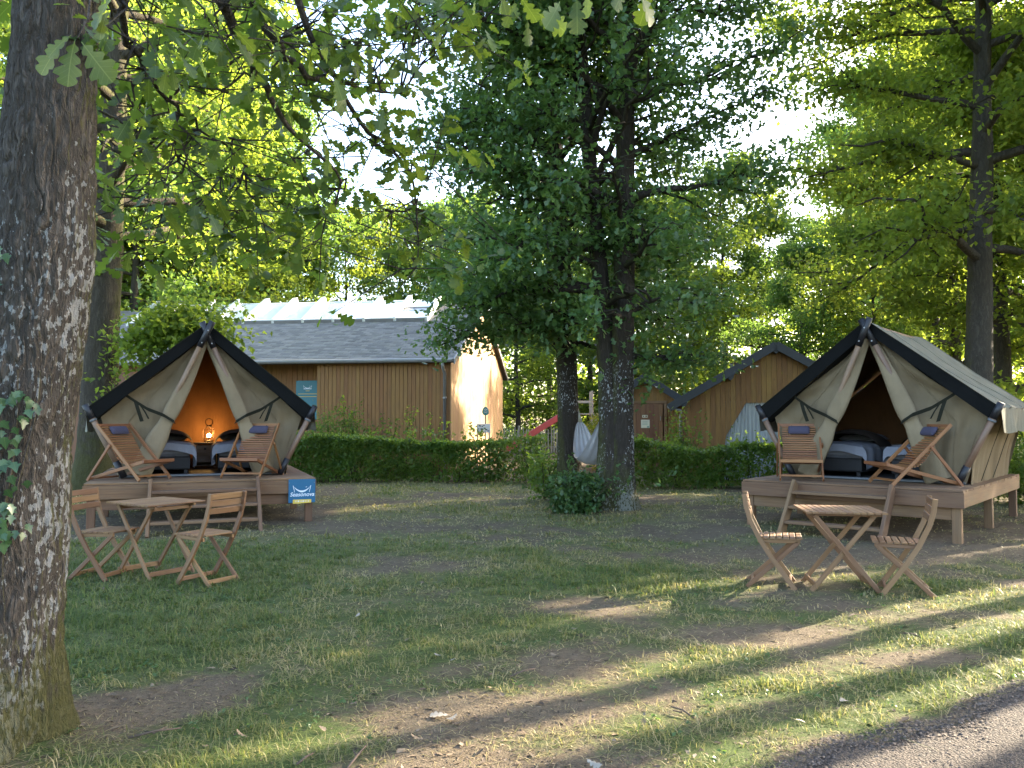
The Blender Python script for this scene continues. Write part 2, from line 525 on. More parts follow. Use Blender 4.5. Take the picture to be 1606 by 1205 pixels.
T_QUAD = (np.array([(0, 0, 0), (-.36, .5, .1), (0, 1, -.1), (.36, .5, .1)], float), np.array([(0, 3, 2), (0, 2, 1)]))
T_MID = T_from_stations([(0, 0), (.30, .27), (.47, .14), (.74, .36), (1, 0)], .15, .15)
_oak = [(0, .010), (.10, .014), (.17, .12), (.23, .135), (.31, .065), (.40, .21), (.48, .235), (.555, .11), (.63, .28), (.72, .305), (.79, .16), (.85, .225), (.92, .19), (.98, .07), (1.0, 0)]
_V, _F = [], []
for _t, _w in _oak:
    _z = -.16 * _t * _t
    _V += [(0, _t, _z), (-_w, _t + .22 * _w, _z + .14 * _w), (_w, _t + .22 * _w, _z + .14 * _w)]
for _i in range(len(_oak) - 1):
    _a, _b = 3 * _i, 3 * _i + 3
    _F += [(_a, _a + 2, _b + 2), (_a, _b + 2, _b), (_a, _b, _b + 1), (_a, _b + 1, _a + 1)]
T_OAK = (np.array(_V, float), np.array(_F))
_ivy = [(0, 0), (.10, .30), (.22, .20), (.36, .48), (.52, .24), (.72, .16), (1, 0)]
T_IVY = T_from_stations(_ivy, .08, .12)

def leaf_arrays(P, size, T, rng, tilt=.6, up=None, heading=None):
    """stamp template T at points P: random heading, leaf plane tilted from horizontal by about tilt"""
    n = len(P)
    V, F = T
    h = rng.uniform(0, 2 * np.pi, n) if heading is None else heading
    pitch = rng.normal(-.25, tilt, n)
    roll = rng.normal(0, tilt, n)
    ch, sh, cp, sp, cr, sr = np.cos(h), np.sin(h), np.cos(pitch), np.sin(pitch), np.cos(roll), np.sin(roll)
    z0 = np.zeros(n)
    Rz = np.array([[ch, -sh, z0], [sh, ch, z0], [z0, z0, z0 + 1]]).transpose(2, 0, 1)
    Rx = np.array([[z0 + 1, z0, z0], [z0, cp, -sp], [z0, sp, cp]]).transpose(2, 0, 1)
    Ry = np.array([[cr, z0, sr], [z0, z0 + 1, z0], [-sr, z0, cr]]).transpose(2, 0, 1)
    M = Rz @ Rx @ Ry
    s = size * rng.uniform(.65, 1.25, n)
    W = np.einsum('nij,kj->nki', M, V) * s[:, None, None] + P[:, None, :]
    FF = F[None] + (np.arange(n) * len(V))[:, None, None]
    rnd = np.repeat(rng.random(n), len(F))
    return W.reshape(-1, 3), FF.reshape(-1, F.shape[1]), rnd

def leaf_mesh(name, P, size, T, rng, tilt=.6, heading=None):
    W, F, r = leaf_arrays(np.asarray(P, float), size, T, rng, tilt, None, heading)
    return np_mesh(name, W, F, r)

def tube_np(pts, rad, n=8):
    pts = np.asarray(pts, float)
    k = len(pts)
    t = np.gradient(pts, axis=0)
    t /= np.linalg.norm(t, axis=1)[:, None] + 1e-9
    ref = np.array([0, 1, 0.0]) if abs(t[0][1]) < .8 else np.array([1.0, 0, 0])
    a = np.cross(t, ref)
    a /= np.linalg.norm(a, axis=1)[:, None] + 1e-9
    b = np.cross(t, a)
    q = np.arange(n) * 2 * np.pi / n
    V = pts[:, None, :] + np.asarray(rad)[:, None, None] * (a[:, None, :] * np.cos(q)[None, :, None] + b[:, None, :] * np.sin(q)[None, :, None])
    i, j = np.meshgrid(np.arange(k - 1), np.arange(n), indexing='ij')
    m = (j + 1) % n
    F = np.stack([i * n + m, i * n + j, (i + 1) * n + j, (i + 1) * n + m], -1).reshape(-1, 4)
    return V.reshape(-1, 3), F

class Join:
    def __init__(self): self.V, self.F, self.n = [], [], 0
    def add(self, V, F):
        self.V.append(V); self.F.append(F + self.n); self.n += len(V)
    def mesh(self, name, smooth=True):
        return np_mesh(name, np.concatenate(self.V), np.concatenate(self.F), None, smooth)

def skeleton(rng, trunk, trad, cb, H, cr, nprim, prof, droop=0.1, sec=6, azr=None, first=.0):
    """limbs off a trunk polyline; returns limb Join and weighted leaf anchor points"""
    J = Join()
    anchors = []
    zs = trunk[:, 2]
    az = rng.uniform(0, 6.28)
    for i in range(nprim):
        f = (i + rng.uniform(0, 1)) / nprim
        h = cb + (H - cb) * f ** .9
        base = np.array([np.interp(h, zs, trunk[:, 0]), np.interp(h, zs, trunk[:, 1]), min(h, zs[-1])])
        rb = np.interp(h, zs, trad)
        az += 2.4 + rng.normal(0, .35)
        a = az if azr is None else rng.uniform(*azr)
        L = max(.5, cr * prof(f) * rng.uniform(.75, 1.15))
        el = rng.normal(.12 + .75 * f, .15)
        k = 7
        s = np.linspace(0, 1, k)
        wob = np.cumsum(rng.normal(0, .05 * L, (k, 3)), 0) * s[:, None]
        d = np.array([math.cos(a), math.sin(a)])
        pts = np.stack([base[0] + d[0] * L * s * math.cos(el), base[1] + d[1] * L * s * math.cos(el), base[2] + L * (np.sin(el) * s - droop * s * s)], 1) + wob
        r0 = min(rb * .55, .02 + .022 * L)
        J.add(*tube_np(pts, r0 * (1 - s * .88), 6))
        for q in range(sec):
            tt = rng.uniform(.25, 1.0)
            p0 = np.array([np.interp(tt, s, pts[:, c]) for c in range(3)])
            aa = a + rng.choice([-1, 1]) * rng.uniform(.3, 1.2)
            l2 = L * rng.uniform(.22, .5) * (1.15 - tt * .5)
            s2 = np.linspace(0, 1, 4)
            e2 = rng.normal(.15 + .3 * f, .3)
            p2 = np.stack([p0[0] + math.cos(aa) * l2 * s2, p0[1] + math.sin(aa) * l2 * s2, p0[2] + l2 * (e2 * s2 - droop * s2 ** 2)], 1)
            p2[1:] += rng.normal(0, .05 * l2, (3, 3))
            J.add(*tube_np(p2, r0 * .35 * (1 - s2 * .8), 4))
            for w in np.linspace(.25, 1.0, 5):
                anchors.append(np.array([np.interp(w, s2, p2[:, c]) for c in range(3)]))
        for w in np.linspace(.45, 1.0, 5):
            anchors.append(np.array([np.interp(w, s, pts[:, c]) for c in range(3)]))
    return J, np.array(anchors)

def crown_points(rng, anchors, n, spread=(.3, .3, .17)):
    i = rng.integers(0, len(anchors), n)
    w = rng.random(len(anchors)) ** .7                      # some sprays denser than others
    i = rng.choice(len(anchors), n, p=w / w.sum())
    return anchors[i] + rng.normal(0, 1, (n, 3)) * np.array(spread)

def trunk_line(rng, H, r0, lean=(0, 0), wob=.05, flare=.5, k=16):
    s = np.linspace(0, 1, k)
    w = np.cumsum(rng.normal(0, wob, (k, 2)), 0) * s[:, None]
    pts = np.stack([lean[0] * s + w[:, 0], lean[1] * s + w[:, 1], -.15 + (H + .15) * s], 1)
    rad = r0 * (1 - .85 * s ** 1.2) + r0 * flare * np.exp(-pts[:, 2].clip(0) / .35)
    return pts, rad

DOME = lambda f: math.sqrt(max(.04, 1 - (f * 1.05 - .25) ** 2 * 1.1)) if f < 1.1 else .2
COLUMN = lambda f: .75 + .25 * math.sin(f * 3.0)

def tree_data(seed, H, r0, cb, cr, nprim, nleaf, lsize, T=T_QUAD, lean=(0, 0), prof=DOME, spread=(.4, .4, .22), sec=6, tilt=.7, sides=10):
    rng = np.random.default_rng(seed)
    tp, tr = trunk_line(rng, H * .94, r0, lean)
    J, anc = skeleton(rng, tp, tr, cb, H, cr, nprim, prof, .12, sec)
    J.add(*tube_np(tp, tr, sides))
    tm = J.mesh('trunk')
    cm = leaf_mesh('crown', crown_points(rng, anc, nleaf, spread), lsize, T, rng, tilt)
    return tm, cm

def tree(name, label, data, loc, rz=0, sc=1.0, barkm=None, leafm=None, group=None):
    t = thing(name, label, 'tree', loc, rz, group)
    t.scale = (sc, sc, sc)
    put('trunk', data[0], barkm or B_BACK, t)
    put('crown', data[1], leafm or L_BACK, t)
    return t
#PART2

# ------------------------------------------------------------------ ground, path, yard
PATCHES = [(.55, 6.6, .95, .55, .9), (-.25, 4.25, .75, .34, .85), (-.1, 3.55, .75, .28, .85), (1.75, 5.85, .7, .3, .7), (3.7, 9.1, 1.7, .7, .5),
           (-2.2, 11.2, 1.1, .55, .55), (-2.0, 4.4, .5, .6, .8), (1.3, 10.9, 1.6, .8, .3), (-4.2, 10.4, 1.4, .6, .6), (5.6, 9.9, 1.4, 1.0, .5),
           (-.6, 8.2, 1.1, .6, .4), (2.7, 5.2, .8, .25, .55), (1.9, 13.0, 1.3, .8, .45), (6.5, 12.0, 2.0, 1.4, .5), (.4, 5.2, .5, .5, .6), (-4.3, 12.5, 2.2, 1.6, .8)]

def path_edge(x):                                  # y of the path's far edge
    return 3.53 + (x - 1.2) * .60 + .05 * np.sin(x * 5.1) + .03 * np.sin(x * 13.0 + 1)

def gheight(x, y):
    x, y = np.asarray(x, float), np.asarray(y, float)
    h = (fbm(x * .55, y * .55, 0, 11, 3) - .5) * .07 + (fbm(x * 3.1, y * 3.1, 0, 21, 3) - .5) * .022
    h = h * np.clip((40 - np.abs(x)) / 20, 0, 1)
    pth = np.clip((path_edge(x) + .35 - y) / .5, 0, 1) * (x > .3)
    h = h * (1 - pth) - .006 * pth
    h = h + .10 * np.exp(-((x + 2.4) ** 2 + (y - 3.75) ** 2) / .35) + .06 * np.exp(-((x - 1.7) ** 2 + (y - 13.3) ** 2) / .5)
    return h

def grassiness(x, y):
    x, y = np.asarray(x, float), np.asarray(y, float)
    n = fbm(x * .8, y * .8, 0, 31, 4)
    n2 = fbm(x * 3.2, y * 3.2, 0, 41, 3)
    g = .80 + 1.5 * (n - .5) + .9 * (n2 - .5) + .16 * np.clip((-x - .5) / 2, 0, 1) * (y < 10) - .10 * np.clip(x - 1, 0, 1)
    g = g - .20 * np.clip((y - 8) / 4, 0, 1)
    for cx, cy, rx, ry, s in PATCHES:
        d = ((x - cx) / rx) ** 2 + ((y - cy) / ry) ** 2
        g = g - s * np.exp(-d * 1.1) * (.55 + .9 * n2)
    g = np.where((y > 20.3) & (x > -2.5) & (x < 5) & (y < 36), g - 1.2, g)          # sandy yard behind the hedges
    g = g - .55 * np.exp(-((y - path_edge(x)) / .16) ** 2) * (x > .7) * (.3 + 1.2 * n2)
    return np.clip(g, 0, 1)

def spaced(lo, a, b, hi, step, k=14):
    mid = np.arange(a, b + 1e-6, step)
    left = a - (a - lo) * (np.linspace(0, 1, k)[1:] ** 2.6)
    right = b + (hi - b) * (np.linspace(0, 1, k)[1:] ** 2.6)
    return np.concatenate([left[::-1], mid, right])

def build_ground():
    xs, ys = spaced(-400, -11, 11, 400, .1), spaced(-60, 1.5, 22, 500, .1)
    X, Y = np.meshgrid(xs, ys)
    Z = gheight(X, Y)
    nx, ny = len(xs), len(ys)
    i, j = np.meshgrid(np.arange(nx - 1), np.arange(ny - 1))
    F = np.stack([j * nx + i, j * nx + i + 1, (j + 1) * nx + i + 1, (j + 1) * nx + i], -1).reshape(-1, 4)
    me = np_mesh('lawn', np.stack([X, Y, Z], -1).reshape(-1, 3), F, None, True)
    a = me.attributes.new('grassy', 'FLOAT', 'POINT')
    a.data.foreach_set('value', grassiness(X, Y).ravel().astype(np.float32))
    t = NT('lawn_ground')
    oc = t.n('TexCoord').outputs['Object']
    g = t.n('Attribute', attribute_name='grassy').outputs['Fac']
    n1, n2, n3 = t.noise(oc, 3.0, 5, .65), t.noise(oc, 22.0, 5, .7), t.noise(oc, 90.0, 4, .7)
    soil = t.ramp(t.math('ADD', t.math('MULTIPLY', n2, .5), t.math('MULTIPLY', n3, .5)), [(.34, (.05, .038, .026)), (.5, (.11, .085, .058)), (.68, (.20, .158, .112))])
    soil = t.mix(t.ramp(n1, [(.4, (0,)), (.65, (.5,))]), soil, (.15, .12, .082))
    dry = t.ramp(n3, [(.3, (.10, .09, .045)), (.7, (.24, .215, .115))])
    green = t.ramp(t.math('ADD', t.math('MULTIPLY', n2, .4), t.math('MULTIPLY', n3, .6)), [(.3, (.034, .052, .015)), (.55, (.072, .098, .03)), (.75, (.13, .14, .054))])
    far = t.math('MULTIPLY', t.math('SUBTRACT', t.n('SeparateXYZ', {0: oc}).outputs['Y'], 8.0, clamp=False), .05)
    turf = t.mix(t.ramp(t.math('ADD', t.math('ADD', n1, t.math('MULTIPLY', n2, .3)), t.math('MINIMUM', far, .22)), [(.55, (0,)), (.85, (.75,))]), green, dry)
    f = t.ramp(t.math('ADD', g, t.math('MULTIPLY', t.math('SUBTRACT', n2, .5), .9)), [(.22, (0,)), (.55, (1,))])
    col = t.mix(f, soil, turf)
    sp = t.n('TexVoronoi', {'Vector': oc, 'Scale': 26.0, 'Randomness': 1.0}).outputs['Distance']
    col = t.mix(t.math('MULTIPLY', t.math('LESS_THAN', sp, .12), .5), col, (.26, .21, .16))
    m = t.done(t.princ(col, .95, t.bump(t.math('ADD', n3, t.math('MULTIPLY', n2, .6)), .8, .03), **{'Specular IOR Level': .15}))
    o = put('lawn', me, m)
    tag(o, kind='structure')

    # tarred gravel path in the near corner
    xs = np.arange(.9, 9.01, .06)
    rows = 40
    V = []
    for k in range(rows + 1):
        f = k / rows
        ye = path_edge(xs) + (.20 * (fbm(xs * 5, xs * 0, 0, 5, 5) - .5))
        yv = ye + (-1.5 - ye) * f
        V.append(np.stack([xs, yv, np.full_like(xs, .012) - .012 * (f < .02)], -1))
    V = np.concatenate(V)
    V[:, 2] += (fbm(V[:, 0] * 9, V[:, 1] * 9, 0, 3, 3) - .5) * .008
    nx = len(xs)
    i, j = np.meshgrid(np.arange(nx - 1), np.arange(rows))
    F = np.stack([j * nx + i + 1, j * nx + i, (j + 1) * nx + i, (j + 1) * nx + i + 1], -1).reshape(-1, 4)
    t = NT('path_gravel')
    oc = t.n('TexCoord').outputs['Object']
    vo = t.n('TexVoronoi', {'Vector': oc, 'Scale': 75.0})
    vb = t.n('TexVoronoi', {'Vector': oc, 'Scale': 160.0})
    n1 = t.noise(oc, 2.5, 5, .6)
    col = t.mix(t.n('SeparateColor', {0: vo.outputs['Color']}).outputs[0], (.018, .0135, .011), (.068, .049, .037))
    col = t.mix(t.ramp(n1, [(.4, (0,)), (.7, (.5,))]), col, (.045, .031, .022))
    h = t.math('ADD', t.math('MULTIPLY', vo.outputs['Distance'], -.8), t.math('MULTIPLY', vb.outputs['Distance'], -.4))
    m = t.done(t.princ(col, .9, t.bump(h, 1.0, .018)))
    tag(put('path', np_mesh('path', V, F, None, True), m), kind='structure')
    # loose chippings lying on the path and spilling over its edge
    rng = np.random.default_rng(12)
    n = 9000
    x = 1.0 + 5 * rng.random(n) ** 1.3
    y = path_edge(x) + .13 - np.abs(rng.normal(0, .35, n))
    P = np.stack([x, y, np.where(y > path_edge(x), gheight(x, y), .010)], -1)
    T = (np.array([(-.5, -.4, 0), (.5, -.45, 0), (.45, .5, 0), (-.4, .45, 0), (.05, .0, .42)], float), np.array([(0, 1, 4), (1, 2, 4), (2, 3, 4), (3, 0, 4)]))
    W, F, r = leaf_arrays(P, 1.0, T, rng, .15)
    W = W.reshape(n, -1, 3)
    W = (P[:, None] + (W - P[:, None]) * rng.uniform(.006, .017, n)[:, None, None]).reshape(-1, 3)
    t = NT('chippings')
    col = t.ramp(t.n('Attribute', attribute_name='rnd').outputs['Fac'], [(0, (.03, .023, .019)), (.6, (.075, .055, .043)), (1, (.15, .115, .09))])
    tag(put('gravel', np_mesh('gravel', W, F, r), t.done(t.princ(col, .9))), kind='stuff')
build_ground()

def build_grass():
    rng = np.random.default_rng(5)
    Vs, Fs, Rs, n0 = [], [], [], 0
    for y0, y1, dens, w, hl in ((2.6, 4.5, 7000, .0021, .042), (4.5, 6.5, 4600, .0028, .040), (6.5, 9.5, 2500, .0042, .042), (9.5, 14, 950, .0075, .042), (14, 19.5, 330, .013, .045)):
        wx = .70 * y1 + .5
        n = int(2 * wx * (y1 - y0) * dens)
        x, y = rng.uniform(-wx, wx, n), rng.uniform(y0, y1, n)
        keep = np.abs(x) < .70 * y + .4
        x, y = x[keep], y[keep]
        g = grassiness(x, y)
        cl = fbm(x * 7, y * 7, 0, 51, 2)
        keep = (rng.random(len(x)) < np.clip((g - .12) * 1.3, .10, 1) * np.clip(cl * 2.4 - .45, .12, 1)) & (y > path_edge(x) + .02 - .25 * (x < .9))
        x, y, g, cl = x[keep], y[keep], g[keep], cl[keep]
        n = len(x)
        L = hl * rng.uniform(.45, 1.35, n) * (.55 + .8 * g) * (.6 + .9 * cl)
        L *= np.where(rng.random(n) < .02, 2.0, 1)
        a = rng.uniform(0, 6.283, n)
        lean = rng.uniform(.35, 2.4, n)
        lean = np.where(rng.random(n) < 1.1 - 1.5 * g, rng.uniform(2.2, 5, n), lean)
        dx, dy = np.cos(a), np.sin(a)
        z = gheight(x, y) - .004
        ww = w * rng.uniform(.7, 1.3, n)
        sx, sy = -dy * ww, dx * ww
        h1, h2 = L * .55, L
        o1, o2 = L * lean * .25, L * lean * .75
        zz1, zz2 = h1 / np.sqrt(1 + (lean * .4) ** 2), h2 / np.sqrt(1 + (lean * .9) ** 2)
        V = np.stack([np.stack([x - sx, y - sy, z], -1), np.stack([x + sx, y + sy, z], -1),
                      np.stack([x + dx * o1 - sx * .8, y + dy * o1 - sy * .8, z + zz1], -1), np.stack([x + dx * o1 + sx * .8, y + dy * o1 + sy * .8, z + zz1], -1),
                      np.stack([x + dx * o2, y + dy * o2, z + zz2], -1)], 1)
        F = np.array([(0, 1, 3), (0, 3, 2), (2, 3, 4)])[None] + (np.arange(n) * 5)[:, None, None]
        r = np.clip(.50 * rng.random(n) + .10 + .75 * (1 - g) * (.35 + rng.random(n)) + .45 * (fbm(x * 1.3, y * 1.3, 0, 61, 3) - .35) + .14 * np.clip((y - 8) / 4, 0, 1), 0, 1)
        Vs.append(V.reshape(-1, 3)); Fs.append(F.reshape(-1, 3) + n0); Rs.append(np.repeat(r, 3))
        n0 += n * 5
    t = NT('grass_blades')
    a = t.n('Attribute', attribute_name='rnd').outputs['Fac']
    col = t.ramp(a, [(0, (.042, .072, .018)), (.35, (.074, .106, .030)), (.6, (.135, .146, .052)), (.8, (.19, .17, .08)), (1, (.29, .24, .14))])
    p = t.princ(col, .55, None, **{'Specular IOR Level': .25})
    tr = t.n('BsdfTranslucent', {'Color': t.mix(1.0, col, (2.4, 2.4, 1.6), 'MULTIPLY')}).outputs[0]
    m = t.done(t.n('MixShader', {0: .3, 1: p, 2: tr}).outputs[0])
    tag(put('grass', np_mesh('grass', np.concatenate(Vs), np.concatenate(Fs), np.concatenate(Rs)), m), kind='stuff')

    # clover and daisy-leaf rosettes between the blades
    n = 5200
    y = 2.9 + 9 * rng.random(n) ** 1.6
    x = rng.uniform(-1, 1, n) * .7 * y
    g = grassiness(x, y)
    k = (rng.random(n) < np.clip(g * 1.3 - .35, 0, 1) * (fbm(x * 2.2, y * 2.2, 0, 71, 2) > .52)) & (y > path_edge(x) + .05)
    x, y = np.repeat(x[k], 5), np.repeat(y[k], 5)
    hd = np.tile(np.arange(5) * 1.257, len(x) // 5) + np.repeat(rng.uniform(0, 6, len(x) // 5), 5)
    P = np.stack([x + rng.normal(0, .004, len(x)), y + rng.normal(0, .004, len(x)), gheight(x, y) + .018 + .012 * rng.random(len(x))], -1)
    W, F, r = leaf_arrays(P, .024, T_QUAD, rng, .3, None, hd)
    tag(put('clover', np_mesh('clover', W, F, r), L_BUSH), kind='stuff')

    # bark chips and dead leaf scraps
    n = 46000
    y = 2.8 + 12 * rng.random(n) ** 1.8
    x = rng.uniform(-1, 1, n) * .7 * y
    g = grassiness(x, y)
    ed = np.abs(y - path_edge(x) + .06)
    k = (rng.random(n) < np.clip(1.05 - g * 1.4, .08, 1) + .9 * np.exp(-(ed / .10) ** 2) * (x > .9)) & (y > path_edge(x) - .3 - .5 * (x < .9))
    x, y = x[k], y[k]
    P = np.stack([x, y, gheight(x, y) + .006], -1)
    T = (np.array([(0, 0, 0), (-.2, .4, .05), (.05, 1, -.02), (.25, .5, .07)], float), np.array([(0, 3, 2), (0, 2, 1)]))
    W, F, r = leaf_arrays(P, 1.0, T, rng, .22)
    W = W.reshape(len(P), -1, 3)
    ls = np.where(rng.random(len(P)) < .12, rng.uniform(.035, .065, len(P)), rng.uniform(.010, .028, len(P)))
    W = (P[:, None] + (W - P[:, None]) * ls[:, None, None]).reshape(-1, 3)
    t = NT('dead_scraps')
    a = t.n('Attribute', attribute_name='rnd').outputs['Fac']
    col = t.ramp(a, [(0, (.026, .018, .012)), (.45, (.07, .046, .028)), (.85, (.13, .09, .056)), (1, (.22, .165, .115))])
    tag(put('leaf_litter', np_mesh('leaf_litter', W, F, r), t.done(t.princ(col, .85))), kind='stuff')
build_grass()

DEAD = flat('dead_leaf', (.17, .125, .08), .8, .3, 12)
PALE = flat('pale_dead_leaf', (.26, .225, .18), .8, .2, 12)
STICK = flat('dry_stick', (.085, .058, .04), .9, .3, 20)
def ground_bits():
    rng = np.random.default_rng(77)
    V, F = T_OAK
    me = np_mesh('fallen_leaf', V - np.array([0, .5, 0]), F)
    me2 = np_mesh('fallen_leaf', (V - np.array([0, .5, 0])) * np.array([1, 1, -2.4]), F)
    spots = [(690, 1113, .13, 1), (710, 1118, .10, 1), (640, 1000, .07, 0), (240, 1072, .10, 0), (1322, 1090, .10, 1), (688, 1025, .07, 1), (712, 1030, .06, 1), (870, 1025, .07, 0),
             (1048, 1030, .06, 0), (1190, 1040, .07, 0), (1335, 965, .09, 0), (380, 1150, .08, 0), (505, 1135, .06, 0), (930, 1190, .10, 1), (590, 870, .07, 0), (445, 985, .05, 1),
             (770, 1075, .08, 0), (560, 965, .06, 1), (1100, 1010, .07, 0), (900, 985, .07, 0), (1255, 1125, .07, 1), (1010, 1130, .06, 0), (330, 1040, .07, 0), (655, 1150, .09, 0)]
    for k, (u, v, s, pale) in enumerate(spots):
        y = FPX * CAM_Z / (v - HORIZON)
        p = at(u, v, y)
        o = bpy.data.objects.new('fallen_leaf', (me, me2)[k % 2])
        if not o.data.materials: o.data.materials.append(DEAD)
        COL.objects.link(o)
        o.material_slots[0].link = 'OBJECT'
        o.material_slots[0].material = PALE if pale else DEAD
        o.location = (p.x, y, float(gheight(p.x, y)) + .022)
        o.rotation_euler = (rng.normal(0, .25), rng.normal(0, .25), rng.uniform(0, 6.28))
        o.scale = (s * .8, s * .8, s * .8)
        tag(o, 'pale dry oak leaf lying on the lawn' if pale else 'brown dry oak leaf lying on the lawn', 'fallen leaf', 'dry oak leaves scattered on the lawn')
    for k, (u, v, a, L) in enumerate([(478, 1180, 1.1, .11), (1070, 1110, 2.2, .16), (820, 1050, .6, .18), (560, 1175, 1.35, .22), (1430, 995, 2.4, .12), (240, 1150, .35, .25)]):
        y = FPX * CAM_Z / (v - HORIZON)
        p = at(u, v, y)
        z = float(gheight(p.x, y)) + .02
        d = Vector((math.cos(a), math.sin(a), .08)) * L
        c = Vector((p.x, y, z))
        mb = MB().tube([c - d * .5, c + Vector((.006, .01, .008)), c + d * .5], [.006, .0055, .004], 6)
        if k % 2: mb.tube([c, c + Vector((math.cos(a + .7), math.sin(a + .7), .1)) * L * .3], [.005, .003], 5)
        o = mb.build('fallen_twig', STICK, None, True)
        tag(o, ['short thick dead twig near the lower edge, beside the bark chips', 'grey twig lying on the sunlit strip of grass', 'thin twig in the bare patch of soil', 'dark twig among the bark chips at the lower edge, right of the short thick one',
                'broken twig on the lawn between the folding furniture and the path', 'long dry twig beside the foot of the big mossy oak'][k], 'twig')
ground_bits()

# ------------------------------------------------------------------ timber buildings
def board(mb_name, poly, d, mat, parent):
    """one cladding board: polygon extruded by d, grain along z"""
    return MB().prism(poly, d).build(mb_name, mat, parent)

def slate_mesh(name, O, U, Vv, L, S, exposure, width, rng, thick=.012, skip=None):
    """rows of slates on the plane O + U*l + Vv*s (Vv points up the slope)"""
    U, Vv, O = Vector(U).normalized(), Vector(Vv).normalized(), Vector(O)
    N = U.cross(Vv).normalized()
    if N.z < 0: N = -N
    V, F, r = [], [], []
    rows = int(S / exposure)
    for k in range(rows + 1):
        s0 = k * exposure
        s1 = min(s0 + exposure * 1.12, S)
        l = -(k % 2) * width * .5
        while l < L - .01:
            a, b = max(0, l + .003), min(L, l + width - .003)
            l += width
            if b - a < .02 or (skip and skip((a + b) / 2, s0)): continue
            lift = thick * rng.uniform(1.2, 2.4)
            p = [O + U * a + Vv * s0 + N * lift, O + U * b + Vv * s0 + N * lift * rng.uniform(.8, 1.1), O + U * b + Vv * s1 + N * .004, O + U * a + Vv * s1 + N * .004,
                 O + U * a + Vv * s0, O + U * b + Vv * s0]
            i = len(V)
            V += [tuple(q) for q in p]
            F += [(i, i + 1, i + 2, i + 3), (i + 4, i + 5, i + 1, i)]
            q = rng.random()
            r += [q, q]
    return np_mesh(name, V, F, r)

def slatemat(name, c0, c1, c2):
    t = NT(name)
    a = t.n('Attribute', attribute_name='rnd').outputs['Fac']
    oc = t.n('TexCoord').outputs['Object']
    col = t.ramp(a, [(0, c0), (.5, c1), (1, c2)])
    n = t.noise(oc, 5.0, 5, .65)
    col = t.mix(t.math('MULTIPLY', t.ramp(n, [(.5, (0,)), (.75, (1,))]), .4), col, (.22, .21, .19))
    return t.done(t.princ(col, .62, t.bump(t.noise(oc, 60, 3), .2, .004)))
SLATE = slatemat('roof_slate', (.155, .145, .146), (.205, .192, .19), (.26, .242, .235))

